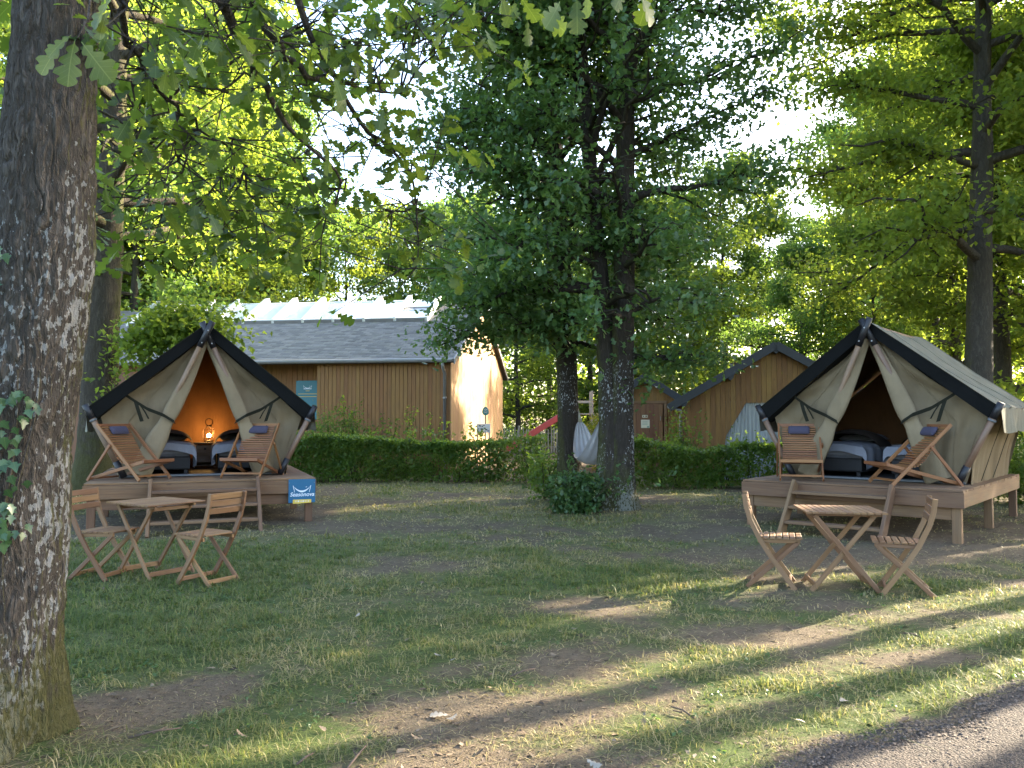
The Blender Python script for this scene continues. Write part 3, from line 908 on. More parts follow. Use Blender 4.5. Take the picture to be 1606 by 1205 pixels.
def main_building():
    rng = np.random.default_rng(3)
    b = thing('timber_building', 'long wood-clad building with grey slate roof and white rooflights behind the hedge', 'building', (-1.69, 22.0, 0), R(-8))
    HE, HA, D, L = 3.29, 5.42, 9.5, 14.0
    X1 = -3.87                                        # clad bay between X1 and 0, open passage left of it, clad again from X2
    X2 = -6.6
    tan = (HA - HE) / (D / 2)
    # wall cores (dark felt behind the boards) and boards, each board a part
    core = MB()
    core.prism([(X1, .03, 0), (0, .03, 0), (0, .03, HE), (X1, .03, HE)], (0, .1, 0))
    core.prism([(-L, .03, 0), (X2, .03, 0), (X2, .03, HE), (-L, .03, HE)], (0, .1, 0))
    core.prism([(-.03, .14, 0), (-.03, D, 0), (-.03, D, HE), (-.03, D / 2, HA - .05), (-.03, .14, HE + .02)], (-.1, 0, 0))
    core.prism([(-L, D - .1, 0), (X2, D - .1, 0), (X2, D - .1, HE), (-L, D - .1, HE)], (0, .1, 0))
    core.prism([(X1, D - .1, 0), (-.14, D - .1, 0), (-.14, D - .1, HE), (X1, D - .1, HE)], (0, .1, 0))
    core.prism([(-L, .14, 0), (-L, D - .1, 0), (-L, D - .1, HE), (-L, D / 2, HA - .05), (-L, .14, HE + .02)], (.1, 0, 0))
    core.build('wall', W_DOOR, b)
    def facade(xa, xb, y, z1, w=.115):
        x = xa
        k = 0
        while x < xb - .02:
            e = min(x + w * rng.uniform(.96, 1.04), xb)
            yy = y - rng.uniform(0, .006)
            board('board', [(x + .005, yy, .12), (e - .005, yy, .12), (e - .005, yy, z1), (x + .005, yy, z1)], (0, .025, 0), W_CLAD, b)
            x = e
            k += 1
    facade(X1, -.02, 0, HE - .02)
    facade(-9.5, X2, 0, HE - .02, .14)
    y = -.005
    while y < D - .02:                                # gable boards
        e = min(y + .15, D)
        za, zb = [HE + tan * min(q, D - q) - .03 for q in (y, e)]
        x = rng.uniform(0, .006)
        pts = [(x, y + .004, .12), (x, e - .004, .12), (x, e - .004, zb), (x, y + .004, za)]
        if y < D / 2 < e: pts = [(x, y + .004, .12), (x, e - .004, .12), (x, e - .004, zb), (x, D / 2, HA - .03), (x, y + .004, za)]
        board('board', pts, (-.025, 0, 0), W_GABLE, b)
        y = e
    # passage: side wall, low back wall with boards
    MB().prism([(X1, .15, 0), (X1, .93, 0), (X1, .93, HE + .3), (X1, .15, HE)], (.04, 0, 0)).build('side_wall', W_DOOR, b)
    facade(X2, X1 - .01, .9, HE + .25, .16)
    MB().prism([(X2, .94, .1), (X1, .94, .1), (X1, .94, HE + .25), (X2, .94, HE + .25)], (0, .08, 0)).build('back_wall', W_DOOR, b)
    # roof: two slopes, slates as fine geometry, fascia, gutter
    sl = math.hypot(D / 2 + .28, tan * (D / 2 + .28))
    c, s = math.cos(math.atan(tan)), math.sin(math.atan(tan))
    z0 = HE - tan * .28
    front = MB().prism([(-L - .1, -.28, z0), (.14, -.28, z0), (.14, D / 2, HA), (-L - .1, D / 2, HA)], (0, 0, -.09)).build('roof', SLATEGREY, b)
    MB().prism([(X1 - .3, D + .28, z0), (.14, D + .28, z0), (.14, D / 2 + .002, HA), (X1 - .3, D / 2 + .002, HA)], (0, 0, -.09)).build('roof', SLATEGREY, b)
    MB().prism([(-L - .1, D + .28, z0), (X2, D + .28, z0), (X2, D / 2 + .002, HA), (-L - .1, D / 2 + .002, HA)], (0, 0, -.09)).build('roof', SLATEGREY, b)
    so = put('slates', slate_mesh('slates', (-L - .1, -.30, z0), (1, 0, 0), (0, c, s), L + .24, sl + .01, .135, .21, rng), SLATE, front)
    tag(so, kind='stuff')
    MB().prism([(.145, -.30, z0 - .13), (.145, D / 2, HA - .13), (.145, D / 2, HA + .03), (.145, -.30, z0 + .03)], (.03, 0, 0)).prism(
        [(.145, D + .30, z0 - .13), (.145, D / 2 + .001, HA - .13), (.145, D / 2 + .001, HA + .03), (.145, D + .30, z0 + .03)], (.03, 0, 0)).build('verge_board', ZINC, b)
    MB().tube([(-L, -.34, z0 - .02), (.12, -.34, z0 - .02)], .06, 8).build('gutter', ZINC, b)
    dp = MB().tube([(-.16, -.34, z0 - .06), (-.16, -.30, z0 - .22), (-.16, -.06, z0 - .38), (-.16, -.06, .1)], .045, 8).build('downpipe', ZINC, b, True)
    for z in (.9, 2.1):
        MB().tube([(-.16, -.06, z), (-.16, -.06, z + .05)], .055, 8).build('bracket', ZINC, dp)
    # rooflights along the ridge
    glass = NT('rooflight_sky_white')
    oc = glass.n('TexCoord').outputs['Object']
    gm = glass.done(glass.princ(glass.mix(glass.noise(oc, 1.2, 2), (.62, .66, .68), (.80, .82, .80)), .12, None, **{'Coat Weight': .6, 'Coat Roughness': .03}))  # white sky reflection painted into the panes as their base colour
    wmat = WHITEPAINT
    def rp(x, q, lift):                               # point on the front slope
        return (x, -.28 + c * q - s * lift, z0 + s * q + c * lift)
    xs = np.linspace(-11.7, -1.45, 11)
    q0, q1 = sl * .655, sl + .10
    for k in range(10):
        a, e = xs[k] + .05, xs[k + 1] - .05
        m = MB()
        m.add([rp(a, q0, .12), rp(e, q0, .12), rp(e, q1, .12), rp(a, q1, .12)], [[0, 1, 2, 3]])
        pn = m.build('rooflight', gm, b)
        f = MB()
        for (p, q, r_, t_) in ((a, q0, e, q0), (a, q1, e, q1)):
            f.bar(rp(p, q, .12), rp(r_, t_, .12), .07, .06, (0, -s, c))
        if k in (2, 9):                               # opening vents with a dark rail
            MB().bar(rp(a, (q0 + q1) / 2, .17), rp(e, (q0 + q1) / 2, .17), .09, .05, (0, -s, c)).build('vent_rail', ZINC, pn)
        f.build('frame', wmat, pn)
        MB().bar(rp(a, q0 - .04, .05), rp(e, q0 - .04, .05), .06, .16, (0, -s, c)).build('upstand', ZINC, pn)
    for x in xs:                                      # tapered white ribs standing proud of the ridge
        MB().prism([rp(x - .05, q0 - .05, .02), rp(x - .05, q0 - .05, .17), rp(x - .05, q1 - .1, .34), rp(x - .05, q1 + .10, .30), rp(x - .05, q1 + .1, .02)], (.1, 0, 0)).build('rib', wmat, b)
    MB().prism([rp(xs[0], q0 - .06, -.02), rp(xs[-1], q0 - .06, -.02), rp(xs[-1], q1, -.02), rp(xs[0], q1, -.02)], (0, -s * .06, c * .06)).build('rooflight_base', ZINC, b)
    W = b.matrix_world if False else Matrix.Translation(b.location) @ Matrix.Rotation(R(-8), 4, 'Z')
    # information poster in the passage corner
    p = thing('poster', 'tall teal information poster beside the building passage above the tent edge', 'poster', W @ Vector((-4.50, .875, 2.1)), R(-8))
    MB().box((0, 0, 0), (.72, .02, 1.15), .004).build('panel', SIGNTEAL, p)
    hammock_logo(MB(), (0, -.0125, .43), .24).build('emblem', INK_WHITE, p)
    m = MB()
    for z, w in ((.33, .24),): m.box((0, -.0125, z), (w, .004, .022), 0)
    m.build('lettering', INK_WHITE, p)
    m = MB()
    for z, w in ((.27, .12), (.18, .58), (.10, .56)): m.box((0, -.0125, z), (w, .004, .016), 0)
    m.build('lettering', SIGNYELLOW, p)
    # teal drop sign and white notice on posts before the end wall
    s1 = thing('post_sign', 'small round teal sign on a post before the sunlit end wall', 'sign', (-.80, 24.0, 0), R(4))
    MB().prism([(.10 * math.cos(q) * (1 - .2 * math.sin(q)), 0, 1.78 + .13 * math.sin(q)) for q in np.linspace(0, 6.28, 25)[:-1]], (0, .015, 0)).build('panel', flat('teal_sign', (.02, .22, .27), .4, .1, 8), s1)
    m = MB()
    for q in (-.05, .0, .05): m.tube([(-.05, -.004, 1.77 + q), (0, -.004, 1.79 + q), (.055, -.004, 1.77 + q)], .008, 5)
    m.build('emblem', INK_WHITE, s1)
    MB().box((0, .04, .9), (.04, .04, 1.8), .004, 2).build('post', W_FENCE, s1)
    s2 = thing('notice_board', 'white notice board with dark print just above the long hedge', 'sign', (-.83, 23.3, 0), R(4))
    MB().box((0, 0, 1.27), (.40, .02, .26), .004).build('panel', WHITEPAINT, s2)
    m = MB()
    for k in range(16):
        m.box((rng.uniform(-.15, .15), -.0115, 1.27 + rng.uniform(-.10, .09)), (rng.uniform(.02, .07), .003, rng.uniform(.012, .035)), 0)
    m.build('print', INK_DARK, s2)
    for sx in (-1, 1): MB().box((sx * .17, .035, .7), (.04, .04, 1.4), .004, 2).build('post', W_FENCE, s2)

def hammock_logo(m, c, w, dark=False):
    """white hammock slung between two posts, the emblem of the signs (faces -y)"""
    c = Vector(c)
    P = lambda x, z: c + Vector((x * w, 0, z * w))
    n = 12
    for i in range(n):
        a, b = -0.5 + i / n, -0.5 + (i + 1) / n
        f = lambda x: -.30 + 1.0 * x * x
        g = lambda x: -.30 + 1.0 * x * x - .10 * (1 - (2 * x) ** 2)
        m.prism([P(a, g(a) - .006), P(b, g(b) - .006), P(b, f(b) + .006), P(a, f(a) + .006)], (0, .003, 0))
    for sx in (-1, 1):
        m.prism([P(sx * .52, .02), P(sx * .56, .02), P(sx * .46, -.40), P(sx * .435, -.40)], (0, .003, 0))
    m.prism([P(.22, -.08), P(.30, -.04), P(.31, -.07), P(.23, -.11)], (0, .003, 0))
    return m

def gable_shed(name, label, u0, d, half, he, ha, yaw, depth, over=.22, door=False, big=False):
    rng = np.random.default_rng(int(u0))
    p = at(u0, HORIZON, d)
    b = thing(name, label, 'shed', (p.x, d, 0), yaw)
    tan = (ha - he) / half
    zt = lambda x: ha - tan * abs(x) - .05
    # front boards
    x = -half
    w = .125
    hole = None
    if big: hole = lambda xx: 0 if xx < -1.25 else (.0 + (xx + 1.25) / .54 * .95 + .95 if xx < -.71 else 1.95)
    while x < half - .02:
        e = min(x + w, half)
        yy = -rng.uniform(0, .006)
        lo_a = lo_b = .08
        if big:
            ma = (x + e) / 2
            f = lambda q: .08 if (q < -1.25 or q > 1.9) else (1.05 + (q + 1.25) / .54 * .90 if q < -.72 else 1.95)
            lo_a, lo_b = f(x + .003), f(e - .003)
        pts = [(x + .003, yy, lo_a), (e - .003, yy, lo_b), (e - .003, yy, zt(e)), (x + .003, yy, zt(x))]
        if x < 0 < e: pts = pts[:3] + [(0, yy, zt(0))] + pts[3:]
        if not (door and -.60 < x and e < .62): board('board', pts, (0, .025, 0), W_SHED, b)
        else: board('board', [(x + .003, yy, 2.06), (e - .003, yy, 2.06)] + pts[2:], (0, .025, 0), W_SHED, b)
        x = e
    MB().prism([(-half + .02, .04, 0), (-half + .02, depth, 0), (-half + .02, depth, he), (-half + .02, .04, he)], (.06, 0, 0)).prism(
        [(half - .02, .04, 0), (half - .02, depth, 0), (half - .02, depth, he), (half - .02, .04, he)], (-.06, 0, 0)).prism(
        [(-half + .09, depth - .1, 0), (half - .09, depth - .1, 0), (half - .09, depth - .1, he), (0, depth - .1, ha - .1), (-half + .09, depth - .1, he)], (0, .08, 0)).build('wall', W_SHED, b)
    if not big:
        MB().prism([(-half + .09, .05, 2.05), (half - .09, .05, 2.05), (half - .09, .05, he), (0, .05, ha - .12), (-half + .09, .05, he)], (0, .05, 0)).build('gable_backing', W_DOOR, b)
    hx = half + over
    ze = ha - tan * hx
    rf = MB()
    for sx in (-1, 1):
        rf.prism([(sx * hx, -.30, ze), (0, -.30, ha), (0, depth + .2, ha), (sx * hx, depth + .2, ze)], (0, 0, .05))
    rf = rf.build('roof', SLATEGREY, b)
    for sx in (-1, 1):
        MB().bar((sx * hx, -.31, ze - .03), (0, -.31, ha - .03), .03, .20, (0, 0, 1)).build('bargeboard', SLATEGREY, b)
    for fx in (0, -.42, .42, -.86, .86) if big else (0, -.8, .8):
        x = fx * hx
        z = ha - tan * abs(x) - .16
        MB().prism([(x - .10, -.30, z + .10), (x + .10, -.30, z + .10), (x + .07, -.30, z - .02), (x + .02, -.30, z - .07), (x - .02, -.30, z - .07), (x - .07, -.30, z - .02)], (0, .34, 0)).build('purlin', SLATEGREY, b)
    if door:
        dr = MB().box((0, -.012, 1.0), (1.02, .03, 1.98), .003, 2).build('door', W_DOOR, b)
        for k in range(8):
            MB().box((-.45 + .128 * k, -.032, 1.0), (.118, .014, 1.94), .003, 2).build('door_board', W_DOOR, dr)
        MB().tube([(.44, -.04, 1.62), (.44, -.075, 1.62), (.44, -.075, 1.50), (.44, -.04, 1.50)], .011, 6).build('handle', ZINC, dr)
        fr = MB().box((0, -.02, 2.035), (1.26, .06, .075), .004)
        for sx in (-1, 1): fr.box((sx * .58, -.02, 1.0), (.085, .055, 1.98), .004, 2)
        fr.build('door_frame', W_BISTRO, b)
        W = Matrix.Translation(b.location) @ Matrix.Rotation(yaw, 4, 'Z')
        n = thing('notice', 'pale paper notice pinned to the brown shed door', 'notice', W @ Vector((.0, -.045, 1.40)), yaw)
        MB().box((0, 0, 0), (.25, .006, .24), .001).build('sheet', PAPER, n)
        m = MB()
        for q in (-.02, .02, .06): m.box((-.01, -.004, q), (.15, .003, .012), 0)
        m.box((.08, -.004, -.09), (.06, .003, .05), 0)
        m.build('print', flat('grey_print', (.22, .30, .24), .7), n)
        n = thing('door_plate', 'little pale plate with a figure above the paper notice on the shed door', 'sign', W @ Vector((-.01, -.045, 1.62)), yaw)
        MB().box((0, 0, 0), (.15, .006, .075), .001).build('plate', PAPER, n)
        MB().box((-.035, -.004, 0), (.03, .003, .04), 0).box((.035, -.004, 0), (.04, .003, .05), 0).build('print', W_DOOR, n)
    if big:                                            # corrugated translucent sheet in the opening
        nx = 132
        def cor(a, q):
            x = -1.30 + 3.2 * a
            return (x, .07 + .022 * math.sin(x * 2 * math.pi / .096), .0 + 2.0 * q)
        t = NT('corrugated_plastic')
        oc = t.n('TexCoord').outputs['Object']
        d_ = t.noise(t.mapping(oc, (9, 9, 1.2)), 1.0, 5, .6)
        col = t.mix(d_, (.30, .32, .34), (.58, .60, .60))
        pr = t.princ(col, .25, None, **{'Coat Weight': .3})
        tr = t.n('BsdfTransparent', {'Color': (.8, .85, .85)}).outputs[0]
        cm = t.done(t.n('MixShader', {0: .3, 1: pr, 2: tr}).outputs[0])
        MB().grid(cor, nx, 2).build('corrugated_sheet', cm, b, True)
        for z in (.95, 1.75):
            MB().box((.3, .13, z), (3.1, .05, .07), .004).build('rail', W_DOOR, b)
        MB().box((-1.06, .11, .9), (.12, .03, 1.75), .003, 2).build('door_post', W_DOOR, b)
        MB().box((-.45, .55, .72), (.85, .5, 1.4), .05).build('stored_box', ZINC, b)
        # gutter pipe at the left eave
        MB().tube([(-hx + .04, -.18, ze - .03), (-hx + .30, -.12, ze - .10), (-half + .0, -.08, ze - .28), (-half + .0, -.08, .1)], .04, 8).build('downpipe', ZINC, b, True)
        MB().tube([(-hx, -.25, ze), (-hx, depth, ze)], .055, 8).build('gutter', ZINC, b)
    return b

main_building()
gable_shed('small_shed', 'small brown shed with a plank door between the twin tree and the larger shed', 1012, 23.5, 1.05, 2.12, 2.80, R(-9), 3.0, .25, door=True)
gable_shed('large_shed', 'wide wooden shed with dark gable roof and corrugated clear sheet beside the right tent', 1217, 20.0, 2.34, 2.02, 3.40, R(-13), 5.0, .28, big=True)
#PART3

# ------------------------------------------------------------------ decks, steps, tents
DECK = .66
def deck(label, loc, rz, W, D=3.9):
    rng = np.random.default_rng(int(W * 100))
    d = thing('deck', label, 'deck', loc, rz)
    y, k = .0, 0
    while y < D - .05:
        w = .138
        MB().box((rng.uniform(-.004, .004), y + w / 2, DECK - .014 + rng.uniform(-.0015, .0015)), (W, w - .006, .028), .004).build('plank', W_DECK, d)
        y += w
    MB().box((0, -.016, DECK - .03 - .095), (W + .02, .03, .19), .004).build('fascia', W_DECK, d)
    for sx in (-1, 1):
        MB().box((sx * (W / 2 - .016), D / 2, DECK - .03 - .095), (.03, D - .04, .19), .004, 1).build('fascia', W_DECK, d)
    MB().box((0, .06, DECK - .30), (W - .25, .045, .15), .004).build('beam', W_DECK, d)
    for yy in (1.3, 2.6, D - .1):
        MB().box((0, yy, DECK - .13), (W - .1, .05, .16), .004).build('beam', W_DECK, d)
    for yy in (.07, D * .5, D - .08):
        for sx in (-1, 1):
            MB().box((sx * (W / 2 - .09), yy, (DECK - .03) / 2 - .1), (.105, .105, DECK - .03 + .18), .006, 2).build('post', W_DECK, d)
    return d

def steps(label, loc, rz, w, out=.85, rise=DECK - .03, straight=False):
    t = thing('wooden_steps', label, 'steps', loc, rz)
    for sx in (-1, 1):
        MB().bar((sx * w / 2, -.06, rise + .02), (sx * w / 2, -out, -.04), .045, .17, (0, 0, 1), .005).build('stringer', W_DECK, t)
    for k in range(3):
        f = (k + .62) / 3.35
        MB().box((0, -.08 - (out - .16) * f, rise * (1 - f) + .02), (w - .05, .20, .036), .005).build('tread', W_DECK, t)
    return t

def strip(m, pts, w, n):
    """thin webbing strap along pts, lying in the plane with normal n"""
    m.path(pts, w, .006, Vector(n))

def tent(label, loc, rz, seed, AP=2.30):
    """A-frame canvas tent; local x right, y into the tent, z = 0 on the deck top"""
    rng = np.random.default_rng(seed)
    t = thing('canvas_tent', label, 'tent', loc, rz)
    LEN, WX, WZ, BX = 2.75, 1.54, 1.03, 1.20
    # --- roof fly: two slopes with sag and ripples, plus hanging side valances
    def slope(sx):
        def f(a, b):
            y = -.10 + (LEN + .25) * b
            x = sx * (WX + .06) * a
            z = AP + .02 - (AP - WZ + .03) * a
            sag = -.05 * math.sin(math.pi * a) * (.5 + .5 * math.sin(math.pi * b)) - .035 * math.sin(math.pi * b) * (1 - a)
            rip = .010 * math.sin(b * 40 + a * 9) * a + .012 * (float(vnoise(a * 6, b * 7, sx, seed)) - .5) * 2
            return (x, y, z + sag + rip)
        return f
    for sx in (-1, 1):
        f = slope(sx)
        o = MB().grid(f, 22, 30).build('roof_fly', FLYCANVAS, t, True)
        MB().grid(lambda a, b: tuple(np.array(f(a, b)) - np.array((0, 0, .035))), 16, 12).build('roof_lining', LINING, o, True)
        for bb in (.03, .34, .66, .97):                     # sewn seams down the slope
            MB().tube([Vector(f(q, bb)) + Vector((0, 0, .004)) for q in np.linspace(.02, .99, 14)], .006, 5).build('seam', FLYCANVAS, o)
        def val(a, b):
            p = f(1.0, b)
            return (p[0] + sx * (.02 + .035 * a * math.sin(b * 23 + sx)), p[1], p[2] - .33 * a + .01 * math.sin(b * 17) * a)
        MB().grid(val, 4, 30).build('valance', FLYCANVAS, o, True)
    # --- black band under the front edge of the fly
    for sx in (-1, 1):
        nrm = Vector((-sx * (AP - WZ), 0, -WX)).normalized()
        a, e = Vector((0, -.12, AP + .03)), Vector((sx * (WX + .10), -.12, WZ - .03))
        def band(u, v):
            p = a.lerp(e, u)
            wd = .165 * (.80 + .35 * u) * v
            q = p + nrm * wd + Vector((0, .04 * v + .012 * math.sin(u * 14) * v, 0))
            if q.x * sx < 0: q.x = 0
            return tuple(q)
        o = MB().grid(band, 18, 5).build('fly_border', BLACKCLOTH, t, True)
        def under(u, v):
            p = Vector(band(u, 1.0))
            return (p.x, p.y + .30 * v, p.z - .004 + .02 * math.sin(u * 9 + v * 3))
        MB().grid(under, 14, 3).build('fly_border', BLACKCLOTH, t, True)
        m = MB()
        m.tube([Vector(band(0, 0)) + Vector((0, -.006, .004)), Vector(band(1, 0)) + Vector((0, -.006, .004))], .007, 5)
        m.build('piping', WEBBING, o)
    # --- front walls with the door left open
    OX, OZ = .86, AP - .38
    for sx in (-1, 1):
        outer = [Vector((0, .06, AP - .04)), Vector((sx * .8, .07, (AP + WZ) / 2 - .05)), Vector((sx * (WX - .07), .10, WZ - .03)), Vector((sx * (BX - .02), .06, .02))]
        inner = [Vector((0, .05, OZ + .20)), Vector((sx * .27, .05, OZ * .70)), Vector((sx * .56, .04, OZ * .36)), Vector((sx * OX, .03, .02))]
        def along(P, b):
            q = b * (len(P) - 1)
            i = min(int(q), len(P) - 2)
            return P[i].lerp(P[i + 1], q - i)
        def wall(a, b):
            p = along(inner, b).lerp(along(outer, b), a)
            e = math.sin(math.pi * a) * math.sin(math.pi * min(1, b * 1.02))
            tie = math.exp(-((b - .62) / .16) ** 2) * (1 - a) ** 1.5
            fold = .065 * math.sin(a * 11 + b * 6 + sx) * (1 - a) * b + .05 * (float(vnoise(a * 4, b * 5, 3 + sx, seed)) - .5) * 2 + .018 * math.sin((a * .7 + b) * 22) * e
            rad = .035 * math.sin(math.atan2(b - .66, 1.05 - a) * 11) * e
            return (p.x + sx * .10 * tie, p.y + (fold + rad) * (.25 + .75 * e) + .06 * e, p.z)
        o = MB().grid(wall, 34, 34).build('front_wall', CANVAS, t, True)
        for aa in (.52,):
            MB().tube([Vector(wall(aa, q)) + Vector((0, -.004, 0)) for q in np.linspace(.06, .97, 22)], .006, 5).build('seam', CANVAS, o)
        # door flap rolled along the opening
        top, bot = Vector((sx * .03, -.005, OZ + .16)), Vector((sx * (OX + .02), -.05, .05))
        def flap(a, b):
            c = top.lerp(bot, b)
            r = (.042 + .095 * b ** .8) * (1 - .25 * math.exp(-((b - .62) / .07) ** 2)) * (1 + .22 * (float(vnoise(a * 5, b * 4, 9 + sx, seed)) - .4))
            q = 2 * math.pi * a
            lob = 1 + .16 * math.sin(3 * q + b * 5)
            d = Vector((.93, 0, .36 * sx))
            return tuple(c + d * (math.cos(q) * r * lob * 1.15) + Vector((0, 1, 0)) * (math.sin(q) * r * .62 * lob))
        fo = MB().grid(flap, 20, 30).build('door_flap', FLAPCANVAS, t, True)
        m = MB()
        strip(m, [(sx * 1.12, -.02, 1.24), (sx * .98, -.055, 1.14), (sx * .80, -.08, 1.02), (sx * .58, -.15, .93), (sx * .43, -.09, .83)], .065, (.4 * sx, -.1, 1))
        m.build('tie_strap', WEBBING, fo)
        m = MB()
        strip(m, [(sx * .97, -.05, 1.13), (sx * .93, -.07, 1.0), (sx * .88, -.06, .84)], .05, (1, 0, .2))
        m.build('tie_strap', WEBBING, fo)
        m = MB()
        strip(m, [(sx * .93, -.05, 1.12), (sx * .84, -.06, .98), (sx * .79, -.06, .88)], .022, (1, 0, .2))
        m.build('tie_strap', WEBBING, fo)
    # --- side and back walls
    for sx in (-1, 1):
        def side(a, b):
            y = .10 + (LEN - .12) * a
            pull = .03 * math.sin(a * 31 + sx) * b + .018 * math.sin(a * 53) * b * b
            bow = .05 * math.sin(math.pi * b)
            return (sx * (WX - .06 + (BX - WX + .06) * b + pull * .6 - bow), y + .02 * math.sin(b * 8), WZ - .02 - (WZ - .02) * b)
        o = MB().grid(side, 60, 14).build('side_wall', CANVAS, t, True)
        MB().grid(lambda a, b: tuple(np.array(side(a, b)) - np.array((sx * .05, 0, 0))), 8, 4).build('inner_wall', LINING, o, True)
        for yy in (.75, 1.55):
            m = MB()
            strip(m, [(sx * (1.52 - .3 * q), yy + .02 * math.sin(q * 9), .94 - .92 * q) for q in (0, .25, .5, .75, 1)], .022, (0, 1, 0))
            m.build('window_strap', WEBBING, o)
    MB().prism([(0, LEN, AP - .05), (WX - .08, LEN, WZ - .03), (BX, LEN, .01), (-BX, LEN, .01), (-WX + .08, LEN, WZ - .03)], (0, .008, 0)).build('back_wall', CANVAS, t)
    def back(a, b):
        hw = np.interp(b, [0, .43, 1], [BX - .04, WX - .15, .03])
        return (hw * (2 * a - 1), LEN - .16 - .09 * b + .03 * math.sin(a * 16 + b * 3) * (1 - b), .01 + (AP - .10) * b)
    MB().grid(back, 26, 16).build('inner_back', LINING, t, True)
    # --- floor and threshold
    MB().box((0, LEN / 2 + .02, .006), (2 * BX - .04, LEN - .05, .010), .002).build('groundsheet', BEDFRAME, t)
    MB().tube([(-BX + .03, .03, .022), (0, .0, .024), (BX - .03, .03, .022)], .017, 6).build('threshold', GREYMAT, t)
    # --- poles: crossed pair at the apex and the leaning wall poles
    for sx in (-1, 1):
        a, e = Vector((-sx * .075, -.16 + .05 * sx, AP + .055)), Vector((sx * .98, .16, .02))
        dpt = lambda q: a.lerp(e, q)
        o = MB().tube([dpt(.12), dpt(.5), dpt(1)], .040, 10).build('pole', W_POLE, t, True)
        MB().tube([dpt(0), dpt(.165)], .047, 10).build('pole_cap', CAPMETAL, o, True)
        m = MB()
        for q in (.06, .14): m.tube([dpt(q) + Vector((0, -.045, 0)), dpt(q) + Vector((0, -.058, 0))], .011, 6)
        m.build('bolt', ZINC, o)
        a2, e2 = Vector((sx * (WX + .09), -.11, WZ + .055)), Vector((sx * (BX - .10), -.06, .02))
        d2 = lambda q: a2.lerp(e2, q)
        o = MB().tube([d2(.1), d2(.5), d2(.95)], .042, 10).build('pole', W_POLE, t, True)
        MB().tube([d2(0), d2(.19)], .047, 10).build('pole_cap', CAPMETAL, o, True)
        MB().tube([d2(.20), d2(.225)], .052, 10).build('pole_ring', GREYMAT, o, True)
        MB().tube([d2(.78), d2(1.0)], .048, 10).build('pole_foot', CAPMETAL, o, True)
        m = MB()
        strip(m, [d2(.16) + Vector((0, -.02, 0)), Vector((sx * (WX - .02), .0, WZ + .02)), Vector((sx * (WX - .12), .06, WZ - .03))], .02, (0, 0, 1))
        strip(m, [d2(.22) + Vector((0, -.02, 0)), Vector((sx * (WX - .0), .02, WZ - .12)), Vector((sx * (WX - .10), .07, WZ - .10))], .02, (0, 0, 1))
        m.build('guy_strap', WEBBING, o)
    # ridge pole and black peak
    MB().tube([(0, -.13, AP - .03), (0, LEN + .12, AP - .05)], .035, 8).build('ridge_pole', W_POLE, t, True)
    return t

def bed(label, M, w=.80, L=1.75, seed=1):
    rng = np.random.default_rng(seed)
    p = M @ Vector((0, 0, 0))
    b = thing('bed', label, 'bed', p, M.to_euler().z)
    MB().box((0, L / 2, .17), (w, L, .20), .02).build('bed_base', BEDFRAME, b)
    for sx in (-1, 1):
        for yy in (.06, L - .06): MB().box((sx * (w / 2 - .06), yy, .035), (.05, .05, .07), .004, 2).build('leg', BEDFRAME, b)
    MB().box((0, L / 2, .36), (w - .02, L - .02, .17), .05).build('mattress', DUVET, b)
    def duv(a, b_):
        s = (a - .5) * 2
        hw = w / 2 + .03
        arc = s * (hw + .30)
        if abs(arc) <= hw - .06: x, z = arc, .475 + .035 * math.cos(s * 3)
        else:
            o = abs(arc) - (hw - .06)
            x = math.copysign(hw - .06 + .10 * min(1, o / .12) + .03 * math.sin(b_ * 21 + 2) * min(1, o / .2), arc)
            z = .475 - max(0, o - .05) * (1.0 + .18 * math.sin(b_ * 9 + s))
        y = .0 + 1.25 * b_
        z += .02 * (float(vnoise(a * 7, b_ * 6, 2, seed)) - .5) * 2
        if b_ < .06 and abs(arc) <= hw: z -= .02; 
        return (x, y - .06, z)
    def duvf(a, b_):
        s = (a - .5) * 2
        p = duv(a, 0)
        dz = (.11 + .15 * abs(s) ** 3) * b_
        return (p[0], p[1] - .02 * b_, p[2] - dz * (1 if abs(s) < .8 else .2))
    o = MB().grid(duv, 40, 22).build('duvet', DUVET, b, True)
    MB().grid(duvf, 40, 4).build('duvet_fall', DUVET, o, True)
    def pil(a, b_):
        x = (a - .5) * (w - .1)
        q = b_ * 2 * math.pi
        h = .09 * (1 - (2 * a - 1) ** 6)
        return (x, 1.42 + .20 * math.cos(q), .52 + h * math.sin(q) + .02)
    MB().grid(pil, 14, 12).build('pillow', DUVET, b, True)
    def arch(a, b_):
        q = math.pi * a
        r = .30 * b_
        return (math.cos(q) * (w / 2 - .02), .95 + .18 * b_, .47 + math.sin(q) * .23 * b_)
    def throw(a, b_):
        s = (a - .5) * 2
        return (s * (w / 2 + .05), .62 + .75 * b_, .49 + (.21 * math.sqrt(max(0, 1 - s * s)) if abs(s) < 1 else 0) * math.sin(math.pi * min(1, .25 + .6 * b_)) - .06 * abs(s) ** 6)
    MB().grid(throw, 24, 8).build('throw', DARKFAB, b, True)
    return b

